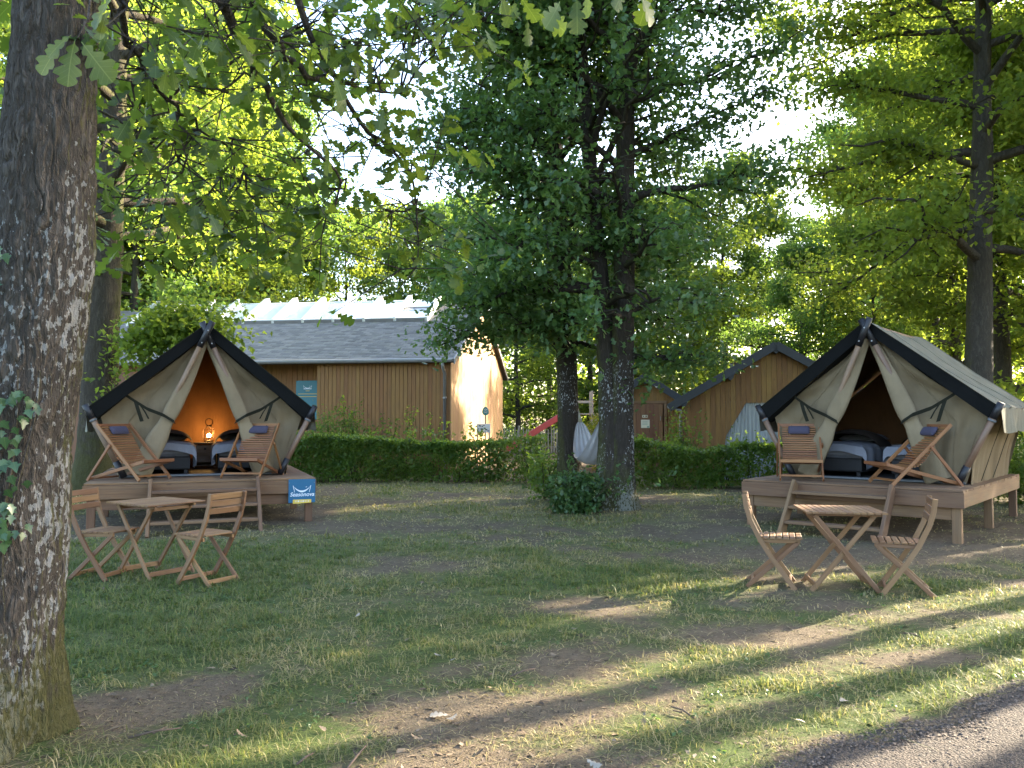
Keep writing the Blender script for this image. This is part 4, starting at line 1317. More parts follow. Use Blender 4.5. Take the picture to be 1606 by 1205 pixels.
def lantern(label, p, rz):
    t = thing('lantern', label, 'lantern', p, rz)
    MB().tube([(0, 0, 0), (0, 0, .018), (0, 0, .020), (0, 0, .04)], [.078, .080, .072, .068], 20).build('base', GALV, t, True)
    MB().tube([(0, 0, .04), (0, 0, .085)], .017, 10).build('socket', GALV, t, True)
    m = MB()
    n = 8
    prof = [(.072, .03), (.096, .06), (.100, .15), (.098, .21), (.070, .255), (.045, .275)]
    for k in range(n):
        q = 2 * math.pi * k / n
        m.tube([(r * math.cos(q), r * math.sin(q), z) for r, z in prof], .0035, 5)
    for r, z in ((.097, .075), (.100, .215), (.074, .250)):
        m.tube([(r * math.cos(q), r * math.sin(q), z) for q in np.linspace(0, 6.2832, 25)], .0035, 5)
    m.build('cage', GALV, t, True)
    MB().tube([(0, 0, .27), (0, 0, .285), (0, 0, .30)], [.05, .052, .03], 16).build('top', GALV, t, True)
    MB().tube([(.062 * math.cos(q), 0, .355 + .062 * math.sin(q)) for q in np.linspace(-1.4, math.pi + 1.4, 22)], .007, 7).build('handle', GALV, t, True)
    e = NT('lamp_glow')
    em = e.done(e.n('Emission', {'Color': (1, .62, .20, 1), 'Strength': 40}).outputs[0])
    MB().tube([(0, 0, .085 + .03 + .032 * math.sin(q)) for q in np.linspace(-1.5, 1.5, 9)], [.004 + .031 * math.cos(q) for q in np.linspace(-1.5, 1.5, 9)], 14).build('bulb', em, t, True)
    ld = bpy.data.lights.new('lantern_light', 'POINT')
    ld.energy = 3.2
    ld.color = (1, .50, .13)
    ld.shadow_soft_size = .035
    lo = bpy.data.objects.new('lantern_light', ld)
    COL.objects.link(lo)
    lo.parent = t
    lo.location = (0, -.0, .165)
    return t

def nightstand(label, p, rz):
    t = thing('nightstand', label, 'nightstand', p, rz)
    MB().box((0, 0, .44), (.38, .34, .03), .005).build('top', NIGHTWOOD, t)
    for sx in (-1, 1): MB().box((sx * .165, 0, .215), (.025, .30, .42), .003, 2).build('side_panel', NIGHTWOOD, t)
    dr = MB().box((0, -.14, .25), (.30, .02, .30), .004).build('door', NIGHTWOOD, t)
    MB().box((0, -.155, .34), (.04, .012, .04), .004).build('handle', BEDFRAME, dr)
    MB().box((0, .14, .215), (.30, .015, .40), .003).box((0, 0, .05), (.30, .28, .02), .003).build('back_panel', NIGHTWOOD, t)
    return t

# ------------------------------------------------------------------ furniture
def deckchair():
    t = thing('deckchair', 'x', 'deckchair', (0, 0, 0), 0, 'slatted wooden deckchairs with plum headrests on the decks')
    F, T, Rr, S = (.44, .0), (-.38, .80), (-.50, .015), (.50, .285)
    for sx in (-1, 1):
        MB().bar((sx * .285, F[0], F[1] + .02), (sx * .285, T[0], T[1]), .024, .046, (0, 0, 1)).build('side_rail', W_TEAK, t)
        MB().bar((sx * .255, S[0], S[1]), (sx * .255, Rr[0], Rr[1] + .01), .024, .046, (0, 0, 1)).build('seat_rail', W_TEAK, t)
        q = .64
        MB().bar((sx * .313, F[0] + (T[0] - F[0]) * q, T[1] * q), (sx * .313, Rr[0] + .0, .0), .022, .040, (0, 1, 0)).build('back_leg', W_TEAK, t)
    for (y, z, w, h) in ((T[0] + .01, T[1] - .015, .55, .04), (F[0] - .05, .075, .55, .03), (S[0] - .005, S[1], .56, .045), (Rr[0] + .03, .03, .6, .028)):
        MB().box((0, y, z), (w, .03, h), .004).build('cross_bar', W_TEAK, t)
    # slats on a sling curve
    ctl = [(-.345, .765), (-.24, .615), (-.13, .455), (-.035, .325), (.06, .255), (.18, .235), (.33, .255), (.47, .29)]
    C = np.array(ctl)
    s = np.concatenate([[0], np.cumsum(np.linalg.norm(np.diff(C, axis=0), axis=1))])
    for k in range(27):
        q = s[-1] * (k + .4) / 27
        y, z = np.interp(q, s, C[:, 0]), np.interp(q, s, C[:, 1])
        y2, z2 = np.interp(q + .01, s, C[:, 0]), np.interp(q + .01, s, C[:, 1])
        d = Vector((0, y2 - y, z2 - z)).normalized()
        n = Vector((0, -d.z, d.y))
        MB().bar((-.235, y, z), (.235, y, z), .024, .013, n, .003).build('slat', W_TEAK, t)
    def pil(a, b):
        x = (a - .5) * .30
        q = b * 2 * math.pi
        e = (1 - (2 * a - 1) ** 8) ** .5
        u, v = .068 * math.cos(q) * (.85 + .15 * e), .036 * math.sin(q) * e + .038
        d = Vector((0, .55, -.83))
        n = Vector((0, .83, .55))
        p = Vector((x, -.285, .69)) + d * u + n * v
        return tuple(p)
    p = MB().grid(pil, 16, 14).build('headrest', CUSHION, t, True)
    m = MB()
    for sx in (-1, 1): m.path([(sx * .10, -.30, .70), (sx * .10, -.345, .772), (sx * .10, -.40, .74)], .014, .004, (1, 0, 0))
    m.build('strap', WEBBING, p)
    return t

def bistro_chair():
    t = thing('folding_chair', 'x', 'chair', (0, 0, 0), 0, 'folding slatted wooden chairs on the lawn')
    rail = [(.17, .0), (-.03, .28), (-.135, .45), (-.215, .62), (-.25, .74), (-.265, .85)]
    for sx in (-1, 1):
        MB().path([(sx * .195, y, z) for y, z in rail], .022, .042, (1, 0, 0)).build('back_rail', W_BISTRO, t)
        MB().bar((sx * .165, .20, .425), (sx * .165, -.25, .0), .022, .040, (0, 0, 1)).build('leg', W_BISTRO, t)
        MB().bar((sx * .165, -.15, .425), (sx * .165, .22, .435), .022, .034, (0, 0, 1)).build('seat_rail', W_BISTRO, t)
    for k in range(7):
        MB().box((0, -.135 + .058 * k, .458), (.385 if 0 < k < 7 else .30, .049, .014), .004).build('seat_slat', W_BISTRO, t)
    for z, y in ((.82, -.268), (.755, -.256), (.685, -.239)):
        MB().bar((-.185, y + .024, z), (.185, y + .024, z), .014, .056, (0, -.18, 1), .004).build('back_slat', W_BISTRO, t)
    MB().box((0, -.205, .045), (.31, .02, .04), .003).build('stretcher', W_BISTRO, t)
    MB().box((0, .135, .05), (.37, .02, .04), .003).build('stretcher', W_BISTRO, t)
    return t

def bistro_table(label, loc, rz, w=.70, d=.62):
    t = thing('folding_table', label, 'table', loc, rz)
    n = 12
    for k in range(n):
        MB().box((-w / 2 + w / n * (k + .5), 0, .712), (w / n - .006, d, .016), .004, 1).build('slat', W_BISTRO, t)
    for sy in (-1, 1):
        MB().box((0, sy * (d / 2 - .10), .69), (w - .06, .024, .028), .003).build('top_rail', W_BISTRO, t)
        MB().bar((-.26, sy * .235, .685), (.29, sy * .235, .0), .022, .042, (0, 0, 1)).build('leg', W_BISTRO, t)
        MB().bar((.26, sy * .205, .685), (-.29, sy * .205, .0), .022, .042, (0, 0, 1)).build('leg', W_BISTRO, t)
    for sx in (-1, 1):
        MB().box((sx * .255, 0, .055), (.022, .45, .045), .003, 1).build('stretcher', W_BISTRO, t)
        MB().box((sx * .245, 0, .665), (.022, .45, .035), .003, 1).build('stretcher', W_BISTRO, t)
    return t

# left place
LFC, LRZ = (-4.36, 11.38, 0), R(21.8)
RFC, RRZ = (4.44, 10.72, 0), R(-41)
def loc_to(fc, rz, x, y, z=0):
    return Matrix.Translation(fc) @ Matrix.Rotation(rz, 4, 'Z') @ Vector((x, y, z))
deck('wooden deck on posts under the lamp-lit tent, blue sign on its corner', LFC, LRZ, 3.07)
deck('wooden deck on tall posts under the unlit tent with two beds, right of the lawn', RFC, RRZ, 2.85)
steps('three-tread ladder steps at the deck with the blue sign', LFC, LRZ, 1.41, .80)
steps('three-tread wooden steps behind the small table set square to the view', RFC, RRZ, 1.26, .62)
tent('beige canvas tent with lantern glowing inside between two beds', loc_to(LFC, LRZ, 0, .9, DECK), LRZ, 4)
tent('beige canvas tent with dark interior, its grey roof slope facing the tall trunks', loc_to(RFC, RRZ, .09, .9, DECK), RRZ, 9, 2.24)
for fc, rz, la, lb in ((LFC, LRZ, 'grey covered bed in the lantern tent, behind the chair beside the big oak', 'grey covered bed in the lantern tent, on the side of the blue sign'),
                       (RFC, RRZ, 'grey covered bed in the dark tent, in full view through its door', 'grey covered bed in the dark tent, half hidden by the side-on deckchair')):
    for sx, l in ((-1, la), (1, lb)):
        bed(l, Matrix.Translation(loc_to(fc, rz, sx * .61, 1.42, DECK + .012)) @ Matrix.Rotation(rz, 4, 'Z'), .80, 1.75, 5 + sx)
nightstand('small dark wooden nightstand under the glowing lantern', loc_to(LFC, LRZ, .03, 3.05, DECK + .012), LRZ)
lantern('round wire cage lantern glowing amber on the nightstand', loc_to(LFC, LRZ, .09, 3.03, DECK + .012 + .456), LRZ)
nightstand('small dark wooden nightstand between the beds of the dark tent', loc_to(RFC, RRZ, .0, 3.0, DECK + .012), RRZ)

dc = deckchair()
def face(v): return math.atan2(v[1], v[0]) - math.pi / 2
for k, (u, v, fd, fc, lab) in enumerate([
        (217, 752, (.93, -.36), None, 'slatted wooden deckchair on the lamp-lit deck, the one beside the big mossy oak'),
        (410, 747, (-.05, -1), None, 'slatted wooden deckchair on the lamp-lit deck, above the blue sign'),
        (1247, 751, (-.30, -.954), None, 'slatted wooden deckchair facing the camera squarely in front of the hedge'),
        (1440, 757, (-.995, -.09), None, 'slatted wooden deckchair turned side-on before the dark tent')]):
    c = dc if k == 0 else copy_tree(dc)
    y = FPX * (CAM_Z - DECK) / (v - HORIZON)
    c.location = (0, 0, 0)
    c['label'] = lab
    c.rotation_euler = (0, 0, face(fd))
CHAIRS = [o for o in COL.objects if o.name.startswith('deckchair')]
for c, (fc, rz, x, y) in zip(CHAIRS, ((LFC, LRZ, -.98, .52), (LFC, LRZ, .66, .56), (RFC, RRZ, -.80, .56), (RFC, RRZ, .70, .56))):
    c.location = loc_to(fc, rz, x, y, DECK + .001)

bc = bistro_chair()
for k, (x, y, fd, lab) in enumerate([
        (-3.98, 7.85, (.98, -.18), 'folding slatted chair half hidden behind the big oak trunk'),
        (-2.86, 7.55, (-.86, .50), 'folding slatted chair showing its back, at the diagonal table'),
        (2.47, 7.55, (.93, -.30), 'folding slatted chair facing the frame edge, left end of the square table'),
        (3.47, 7.18, (-.93, .36), 'folding slatted chair with its back towards the frame edge, right end of the square table')]):
    c = bc if k == 0 else copy_tree(bc)
    c.location = (x, y, float(gheight(x, y)))
    c.rotation_euler = (0, 0, face(fd))
    c['label'] = lab
for x, y, rz, lab in ((-3.53, 7.95, R(-33), 'small folding wooden table standing diagonally before the ladder steps'), (3.02, 7.42, R(-9), 'small slatted folding table in front of the right wooden steps')):
    bistro_table(lab, (x, y, float(gheight(x, y))), rz)

# blue sign on the left deck
def blue_sign():
    t = thing('site_sign', 'blue square sign with white hammock emblem on the deck corner', 'sign', loc_to(LFC, LRZ, 1.335, -.045, .475), LRZ)
    MB().box((0, 0, 0), (.385, .012, .345), .002).build('panel', SIGNBLUE, t)
    hammock_logo(MB(), (0, -.0105, .075), .235).build('emblem', INK_WHITE, t)
    cu = bpy.data.curves.new('lettering', 'FONT')
    cu.body = 'Seasonova'
    cu.size = .083
    cu.shear = .28
    cu.align_x, cu.align_y = 'CENTER', 'CENTER'
    cu.extrude = .001
    cu.offset = .0012
    tmp = bpy.data.objects.new('lettering_curve', cu)
    COL.objects.link(tmp)
    bpy.context.view_layer.update()
    me = bpy.data.meshes.new_from_object(tmp.evaluated_get(bpy.context.evaluated_depsgraph_get()))
    bpy.data.objects.remove(tmp)
    me.materials.clear()
    o = put('lettering', me, INK_WHITE, t)
    o.rotation_euler = (math.pi / 2, 0, 0)
    o.location = (0, -.0085, -.052)
    y = MB().prism([(-.13, -.010, -.185), (.135, -.010, -.175), (.135, -.010, -.125), (-.13, -.010, -.125)], (0, .004, 0)).build('yellow_strip', SIGNYELLOW, t)
    rng = np.random.default_rng(2)
    m = MB()
    for k in range(9): m.box((-.095 + .024 * k, -.0115, -.150), (.004 + .010 * rng.random(), .002, .024), 0, 2)
    m.build('strip_print', INK_WHITE, y)
    m = MB()
    for sx in (-1, 1): m.tube([(sx * .178, -.006, .12), (sx * .178, -.010, .12)], .006, 6)
    m.build('screw', ZINC, t)
blue_sign()
#PART4

# ------------------------------------------------------------------ hedges, bushes, fence, slide
def hedge(label, a, b, h, th, n, size=.062, seed=1, thin_end=0.0, name='hedge'):
    rng = np.random.default_rng(seed)
    a, b = np.array(a, float), np.array(b, float)
    L = np.linalg.norm(b - a)
    d = (b - a) / L
    t = thing(name, label, 'hedge', (a[0], a[1], 0), math.atan2(d[1], d[0]))
    x = rng.uniform(-.1, L + .1, n)
    if thin_end: x = np.where((x > L - thin_end) & (rng.random(n) < .5), rng.uniform(0, L - thin_end, n), x)
    k = rng.random(n)
    top = h * (.93 + .34 * (fbm(x * 1.1, x * 0, 0, seed, 4) - .45))
    y = np.where(k < .45, -th / 2 + np.abs(rng.normal(0, .09, n)), np.where(k < .60, th / 2 - np.abs(rng.normal(0, .09, n)), rng.uniform(-th / 2, th / 2, n)))
    z = np.where(k < .60, rng.uniform(.04, 1, n) ** .9 * top, np.where(k < .85, top - np.abs(rng.normal(0, .07, n)), rng.uniform(.05, 1, n) * top))
    y = y + (fbm(x * 1.9, z * 2.2, 0, seed + 5, 3) - .5) * .40
    k2 = fbm(x * 2.6, z * 3.2, y * 3, seed + 9, 3)
    keep = (k2 > .42) | (rng.random(n) < .38)
    P = np.stack([x, y, z], -1)[keep]
    # upright shoots above the clipped top
    S = []
    for _ in range(int(L * 9)):
        sx, sy, sh = rng.uniform(0, L), rng.uniform(-th / 2, th / 2), rng.uniform(.06, .26)
        for q in np.arange(.0, sh, .022): S.append((sx + rng.normal(0, .02), sy + rng.normal(0, .02), h + q))
    P = np.concatenate([P, np.array(S)])
    put('foliage', leaf_mesh('foliage', P, size, T_QUAD, rng, .75), L_HEDGE, t)
    J = Join()
    for _ in range(int(L * 7)):
        sx = rng.uniform(0, L)
        s = np.linspace(0, 1, 4)
        J.add(*tube_np(np.stack([sx + rng.normal(0, .1) * s, rng.uniform(-.25, .25) * th + rng.normal(0, .08) * s, -.05 + h * .9 * s], 1), .014 * (1 - .7 * s), 4))
    put('stems', J.mesh('stems'), B_BACK, t)
    return t

hedge('long clipped hedge in front of the slate-roofed timber building', (-6.3, 19.9), (.75, 19.6), 1.12, .85, 27000, .080, 2, .9)
hedge('clipped hedge in front of the two sheds', (2.45, 18.1), (7.4, 17.6), 1.02, .8, 19000, .078, 6)
hedge('loose hedge behind the raised end of the unlit tent', (8.6, 17.2), (15.5, 18.6), 1.35, 1.1, 16000, .075, 8)
hedge('tall dark hedge behind the picket fence', (-7.0, 42.0), (9.0, 43.5), 2.3, 1.4, 16000, .15, 12)

def bush(name, label, c, rad, n, size, seed, lm, T=T_QUAD, cat='bush'):
    rng = np.random.default_rng(seed)
    t = thing(name, label, cat, c)
    v = rng.normal(0, 1, (n, 3))
    v /= np.linalg.norm(v, axis=1)[:, None]
    v *= (rng.random(n) ** .4)[:, None] * (.35 + 1.25 * fbm(v[:, 0] * 2.6 + 5, v[:, 1] * 2.6, v[:, 2] * 2.6, seed, 3))[:, None]
    P = v * np.array(rad) + np.array((0, 0, rad[2] * .92))
    P[:, 2] = np.abs(P[:, 2])
    sh = []
    for _ in range(16):                                  # stray shoots that break the outline
        e = rng.normal(0, .75, 2)
        L = rng.uniform(1.5, 2.5) * rad[2]
        for q in np.linspace(.45, 1, 13): sh.append((e[0] * rad[0] * (.4 + q), e[1] * rad[1] * (.4 + q), L * q))
    P = np.concatenate([P, np.array(sh) + rng.normal(0, .02, (len(sh), 3))])
    put('foliage', leaf_mesh('foliage', P, size, T, rng, .8), lm, t)
    J = Join()
    for _ in range(14):
        s = np.linspace(0, 1, 4)
        e = rng.normal(0, .6, 2)
        J.add(*tube_np(np.stack([e[0] * rad[0] * s, e[1] * rad[1] * s, rad[2] * 1.5 * s], 1), .012 * (1 - .7 * s), 4))
    put('stems', J.mesh('stems'), B_BACK, t)
    return t
bush('bush', 'dark leafy bush at the foot of the twin-stemmed tree under the hammock', (1.04, 12.95, -.05), (.50, .42, .40), 2600, .085, 3, L_BUSH, T_MID)
bush('bush', 'sunlit yellow-green shrub seen through the hammock loop', (2.9, 24.2, 0), (1.0, .8, .95), 4200, .09, 4, L_BACK)
bush('bush', 'loose shrub standing behind the long hedge at the lantern tent', (-4.55, 20.95, 0), (.95, .5, .92), 3400, .07, 5, L_HEDGE)
bush('bush', 'thin shoots at the broken end of the long hedge', (.55, 18.9, 0), (.5, .4, .42), 900, .07, 6, L_HEDGE)
bush('bush', 'leafy growth left of the trunk carrying the hammock', (.62, 15.3, 0), (.35, .3, .48), 700, .075, 7, L_HEDGE)
bush('bush', 'low shrub under the corner of the unlit tent deck by the frame edge', (9.6, 14.6, 0), (1.2, .8, .62), 4500, .075, 8, L_HEDGE)
bush('bush', 'shrub crowding the corner between the two sheds', (4.05, 19.4, 0), (.45, .35, .72), 1500, .07, 9, L_HEDGE)

def weed(label, x, y, h, seed):
    rng = np.random.default_rng(seed)
    t = thing('tall_weed', label, 'plant', (x, y, 0))
    J, P = Join(), []
    for k in range(3):
        s = np.linspace(0, 1, 8)
        hh = h * rng.uniform(.75, 1.05)
        pts = np.stack([rng.normal(0, .12) * s + .05 * np.sin(s * 5 + k) + .1 * k, rng.normal(0, .1) * s, hh * s], 1)
        J.add(*tube_np(pts, .009 * (1 - .7 * s), 4))
        for q in np.linspace(.3, 1, 34):
            P.append([np.interp(q, s, pts[:, c]) for c in range(3)] + rng.normal(0, .025, 3))
    put('stem', J.mesh('stem'), B_BACK, t)
    put('leaves', leaf_mesh('leaves', P, .105, T_QUAD, rng, .6), L_BACK, t)
for k, (u, h, lab) in enumerate([(548, 2.25, 'tallest pale weed before the timber wall, behind the long hedge'), (600, 1.65, 'short pale weed before the middle of the timber wall'), (640, 2.2, 'leaning pale weed in front of the timber wall, well left of the downpipe'),
                                 (680, 1.95, 'pale weed just left of the downpipe'), (738, 1.6, 'sparse pale weed before the sunlit end wall'), (1058, 2.15, 'pale climbing weed between the two sheds')]):
    y = 20.9 if u < 1000 else 19.2
    weed(lab, (u - 803) / FPX * y, y, h, 30 + k)

def fence():
    rng = np.random.default_rng(8)
    t = thing('picket_fence', 'weathered chestnut picket fence across the sandy yard', 'fence', (-1.6, 36, 0), R(2))
    n = 62
    for k in range(n):
        x = .125 * k + rng.normal(0, .008)
        h = 1.15 + rng.normal(0, .03)
        MB().prism([(x - .024, 0, .03), (x + .024, 0, .03), (x + .024, 0, h - .07), (x, 0, h), (x - .024, 0, h - .07)], (0, .025, 0)).build('picket', W_FENCE, t)
    for z in (.3, .9): MB().box((n * .0625, .035, z), (n * .125, .012, .03), .002).build('rail', W_FENCE, t)
    for k in range(5): MB().tube([(k * 1.85 + .06, .07, 0), (k * 1.85 + .06, .07, 1.25)], .045, 8).build('post', W_FENCE, t)
fence()

def slide():
    t = thing('playground_slide', 'red playground slide sticking out behind the trunk with the hammock', 'slide', (0, 33, 0))
    a, e = Vector((-.25, 0, .22)), Vector((2.35, 0, 1.80))
    MB().bar(a, e, .46, .03, (0, 0, 1)).build('chute', SLIDERED, t)
    for sy in (-1, 1):
        MB().bar(a + Vector((0, sy * .25, .07)), e + Vector((0, sy * .25, .07)), .04, .24, (0, 0, 1), .012).build('side_rail', SLIDERED, t)
    MB().bar(a + Vector((-.4, 0, -.02)), a, .46, .03, (0, 0, 1)).build('run_out', SLIDERED, t)
    MB().box((2.85, 0, 1.75), (1.0, .8, .05)).build('platform', W_FENCE, t)
    for x in (2.42, 3.28):
        for y in (-.36, .36): MB().box((x, y, 1.35), (.09, .09, 2.7), .006, 2).build('post', W_FENCE, t)
    for k in range(5): MB().bar((3.4 + .09 * (4 - k), -.3, .3 + .3 * k), (3.4 + .09 * (4 - k), .3, .3 + .3 * k), .05, .04).build('rung', W_FENCE, t)
    for y in (-.34, .34): MB().bar((3.85, y, 0), (3.36, y, 1.75), .05, .08).build('ladder_rail', W_FENCE, t)
    for y in (-.36, .36): MB().bar((2.4, y, 2.25), (3.3, y, 2.25), .05, .09).build('guard_rail', W_FENCE, t)
slide()

# ------------------------------------------------------------------ trees in the clearing
def twin_tree():
    rng = np.random.default_rng(21)
    t = thing('twin_stem_oak', 'twin-stemmed oak with mossy white-flecked base holding one end of the hammock', 'tree', (1.72, 13.3, 0))
    z = np.array([-.15, .1, .35, .8, 1.5, 2.5, 3.5, 5.5, 8.5, 11, 13.5])
    p1 = np.stack([np.interp(z, [-.15, 1.5, 3.5, 8.5, 13.5], [.07, .12, .15, .23, .30]), np.zeros(11) + .02 * np.sin(z), z], 1)
    r1 = np.interp(z, [-.15, .1, .35, .8, 1.5, 3.5, 8.5, 13.5], [.42, .34, .27, .225, .195, .185, .145, .03])
    z2 = z * .96
    p2 = np.stack([np.interp(z2, [-.15, 1.5, 2.9, 4.2, 8, 13], [-.10, -.085, -.12, -.26, -.52, -.9]), np.interp(z2, [0, 1, 13], [.03, .06, .5]), z2], 1)
    r2 = np.interp(z2, [-.15, .1, .8, 1.5, 4, 8, 13], [.36, .30, .22, .18, .145, .11, .03])
    J1, a1 = skeleton(rng, p1, r1, 2.35, 13, 2.75, 44, COLUMN, .16, 7)
    J2, a2 = skeleton(rng, p2, r2, 3.2, 12.5, 2.9, 36, COLUMN, .18, 7, (1.2, 5.2))
    for p, r, nm in ((p1, r1, 'trunk'), (p2, r2, 'trunk')):
        zz = np.linspace(-.15, 13, 160)
        pts = np.stack([np.interp(zz, p[:, 2], p[:, c]) for c in range(3)], 1)
        V, F = tube_np(pts, np.interp(zz, p[:, 2], r), 40)
        V = bark_disp(V, pts, 40, .016)
        put('trunk', np_mesh('trunk', V, F, None, True), B_MID, t)
    put('branches', J1.mesh('branches'), B_MID, t)
    put('branches', J2.mesh('branches'), B_MID, t)
    ext = np.array([np.interp(zq, p1[:, 2], p1[:, 0]) for zq in np.linspace(1.9, 5.5, 60)])
    ep = np.stack([ext + rng.normal(0, .16, 60), rng.normal(-.12, .16, 60), np.linspace(1.9, 5.5, 60)], 1)
    P = np.concatenate([crown_points(rng, a1, 30000, (.26, .26, .15)), crown_points(rng, a2, 22000, (.26, .26, .15)), crown_points(rng, ep, 2600, (.12, .12, .12))])
    dx = np.minimum(np.abs(P[:, 0] - np.interp(P[:, 2], p1[:, 2], p1[:, 0])), np.abs(P[:, 0] - np.interp(P[:, 2], p2[:, 2], p2[:, 0])))
    P = P[~((P[:, 1] < .25) & (dx < .27) & (rng.random(len(P)) < .94))]      # the stems stay bare towards the light
    put('crown', leaf_mesh('crown', P, .125, T_MID, rng, .6), L_MID, t)

def bark_disp(V, pts, n, amp, seed=3, vs=3.0, fr=18.0):
    k = len(pts)
    W = V.reshape(k, n, 3)
    D = W - pts[:, None, :]
    r = np.linalg.norm(D, axis=2)
    U = D / r[:, :, None]
    x, y, z = W[..., 0] * fr, W[..., 1] * fr, W[..., 2] * vs
    w = (fbm(x * .5, y * .5, z, seed + 7, 2) - .5) * 2.2
    n1 = np.abs(fbm(x + w, y + w, z, seed, 3) - .5) * 2
    n2 = np.abs(fbm(x * 2.1 + w, y * 2.1, z * 2.0, seed + 3, 2) - .5) * 2
    d = np.minimum(n1 * 2.6, 1) * .75 + np.minimum(n2 * 2.4, 1) * .25
    big = fbm(W[..., 0] * 2.5, W[..., 1] * 2.5, W[..., 2] * .9, seed + 11, 2) - .5
    return (W + U * ((d - .75) * amp + big * amp * 1.6)[..., None]).reshape(-1, 3)

def single_tree():
    rng = np.random.default_rng(22)
    t = thing('mossy_oak', 'single-stemmed tree left of the twin tree, holding the other end of the hammock', 'tree', (1.02, 15.0, 0))
    z = np.array([-.15, .15, .6, 1.5, 3.7, 5.0, 8, 11])
    p = np.stack([np.interp(z, [0, 2, 3.7, 5, 11], [.06, .03, -.02, -.13, -.4]), np.zeros(8), z], 1)
    r = np.interp(z, [-.15, .15, .6, 1.5, 3.7, 8, 11], [.36, .29, .235, .205, .19, .12, .03])
    J, a = skeleton(rng, p, r, 2.7, 11, 2.75, 46, COLUMN, .25, 7)
    zz = np.linspace(-.15, 11, 130)
    pts = np.stack([np.interp(zz, z, p[:, c]) for c in range(3)], 1)
    V, F = tube_np(pts, np.interp(zz, z, r), 36)
    put('trunk', np_mesh('trunk', bark_disp(V, pts, 36, .014, 9), F, None, True), B_MID, t)
    put('branches', J.mesh('branches'), B_MID, t)
    put('crown', leaf_mesh('crown', crown_points(rng, a, 32000, (.28, .28, .16)), .125, T_MID, rng, .6), L_MID, t)
twin_tree()
single_tree()

def hammock():
    t = thing('hammock', 'pale grey cloth hammock slung between the two trees in the middle', 'hammock', (1.45, 14.2, 0))
    A, B = Vector((-.23, .72, 1.62)), Vector((.02, -.62, 1.72))
    A, B = Vector((-.20, .76, 1.70)), Vector((.16, -.62, 1.78))
    h = (B - A)
    side = Vector((h.y, -h.x, 0)).normalized()
    def f(a, b):
        q = .06 + .88 * a
        c = A.lerp(B, q) + Vector((0, 0, -1.02 * (4 * q * (1 - q)) ** 1.0))
        w = .05 + .25 * math.sin(math.pi * a) ** .7
        s = (b - .5) * 2
        rip = .012 * math.sin(b * 26) * (1 - .4 * math.sin(math.pi * a))
        return tuple(c + side * (s * w) + Vector((0, 0, .12 * s * s * math.sin(math.pi * a) ** .6)) + Vector((side.y, side.x, .4)) * rip)
    MB().grid(f, 40, 26).build('cloth', HAMMOCKCLOTH, t, True)
    for P, a in ((A, 0.0), (B, 1.0)):
        m = MB()
        for b in (.1, .3, .5, .7, .9): m.tube([P, f(a, b)], .005, 5)
        m.build('cord', ROPE, t)
    MB().tube([(A.x - .02, A.y - .02, A.z + .04), A], .012, 6).tube([B, B + Vector((.04, -.06, .05))], .012, 6).build('rope', ROPE, t)
hammock()

def placed(name, label, seed, loc, H, r0, cb, cr, nprim, nleaf, ls, lean, bm, lm, T=T_QUAD, prof=DOME, spread=(.35, .35, .2), sec=7, extra=None, azr=None):
    rng = np.random.default_rng(seed)
    tp, tr = trunk_line(rng, H * .94, r0, lean, .03, .35, 16)
    J, anc = skeleton(rng, tp, tr, cb, H, cr, nprim, prof, .14, sec, azr)
    t = thing(name, label, 'tree', loc)
    zz = np.linspace(-.15, H * .93, 130)
    pts = np.stack([np.interp(zz, tp[:, 2], tp[:, c]) for c in range(3)], 1)
    V, F = tube_np(pts, np.interp(zz, tp[:, 2], tr), 32)
    put('trunk', np_mesh('trunk', bark_disp(V, pts, 32, r0 * .07, seed), F, None, True), bm, t)
    put('branches', J.mesh('branches'), bm, t)
    P = crown_points(rng, anc, nleaf, spread)
    cd = -np.array(loc[:2]) / np.hypot(loc[0], loc[1])
    q = P[:, :2] - np.stack([np.interp(P[:, 2], tp[:, 2], tp[:, c]) for c in (0, 1)], 1)
    P = P[~((q @ cd > 0) & (np.abs(q[:, 0] * cd[1] - q[:, 1] * cd[0]) < r0 * 1.15) & (rng.random(len(P)) < .8))]
    if extra is not None: P = np.concatenate([P, crown_points(rng, np.array(extra), int(nleaf * .12), (.35, .35, .25))])
    put('crown', leaf_mesh('crown', P, ls, T, rng, .65), lm, t)
    return t

placed('mossy_oak', 'broad mossy trunk standing behind the big near oak', 31, (-8.85, 17.0, 0), 16, .40, 4.6, 5.0, 34, 38000, .135, (.2, .2), B_MOSSY, L_BACK,
       extra=[(1.2 + .12 * k, -.4, 3.2 + .05 * (k % 9)) for k in range(14)] + [(.7, -.5, 2.0), (1.0, -.4, 2.9), (1.4, -.2, 2.6)])
placed('tall_oak', 'tall tree rising straight behind the unlit tent, forked near the top', 33, (9.3, 16.0, 0), 17, .285, 4.6, 4.0, 44, 56000, .13, (.62, .1), B_BACK, L_BACK)
placed('tall_oak', 'slimmer trunk just right of the forked tall tree, by the frame edge', 34, (12.55, 20.3, 0), 17, .25, 4.2, 4.4, 34, 38000, .145, (-.3, .1), B_BACK, L_BACK)
placed('slim_tree', 'thin dark trunk well behind the ridge of the unlit tent', 35, (15.95, 30.0, 0), 17, .22, 9.5, 3.2, 34, 34000, .16, (.1, 0), B_BACK, L_BACKG)

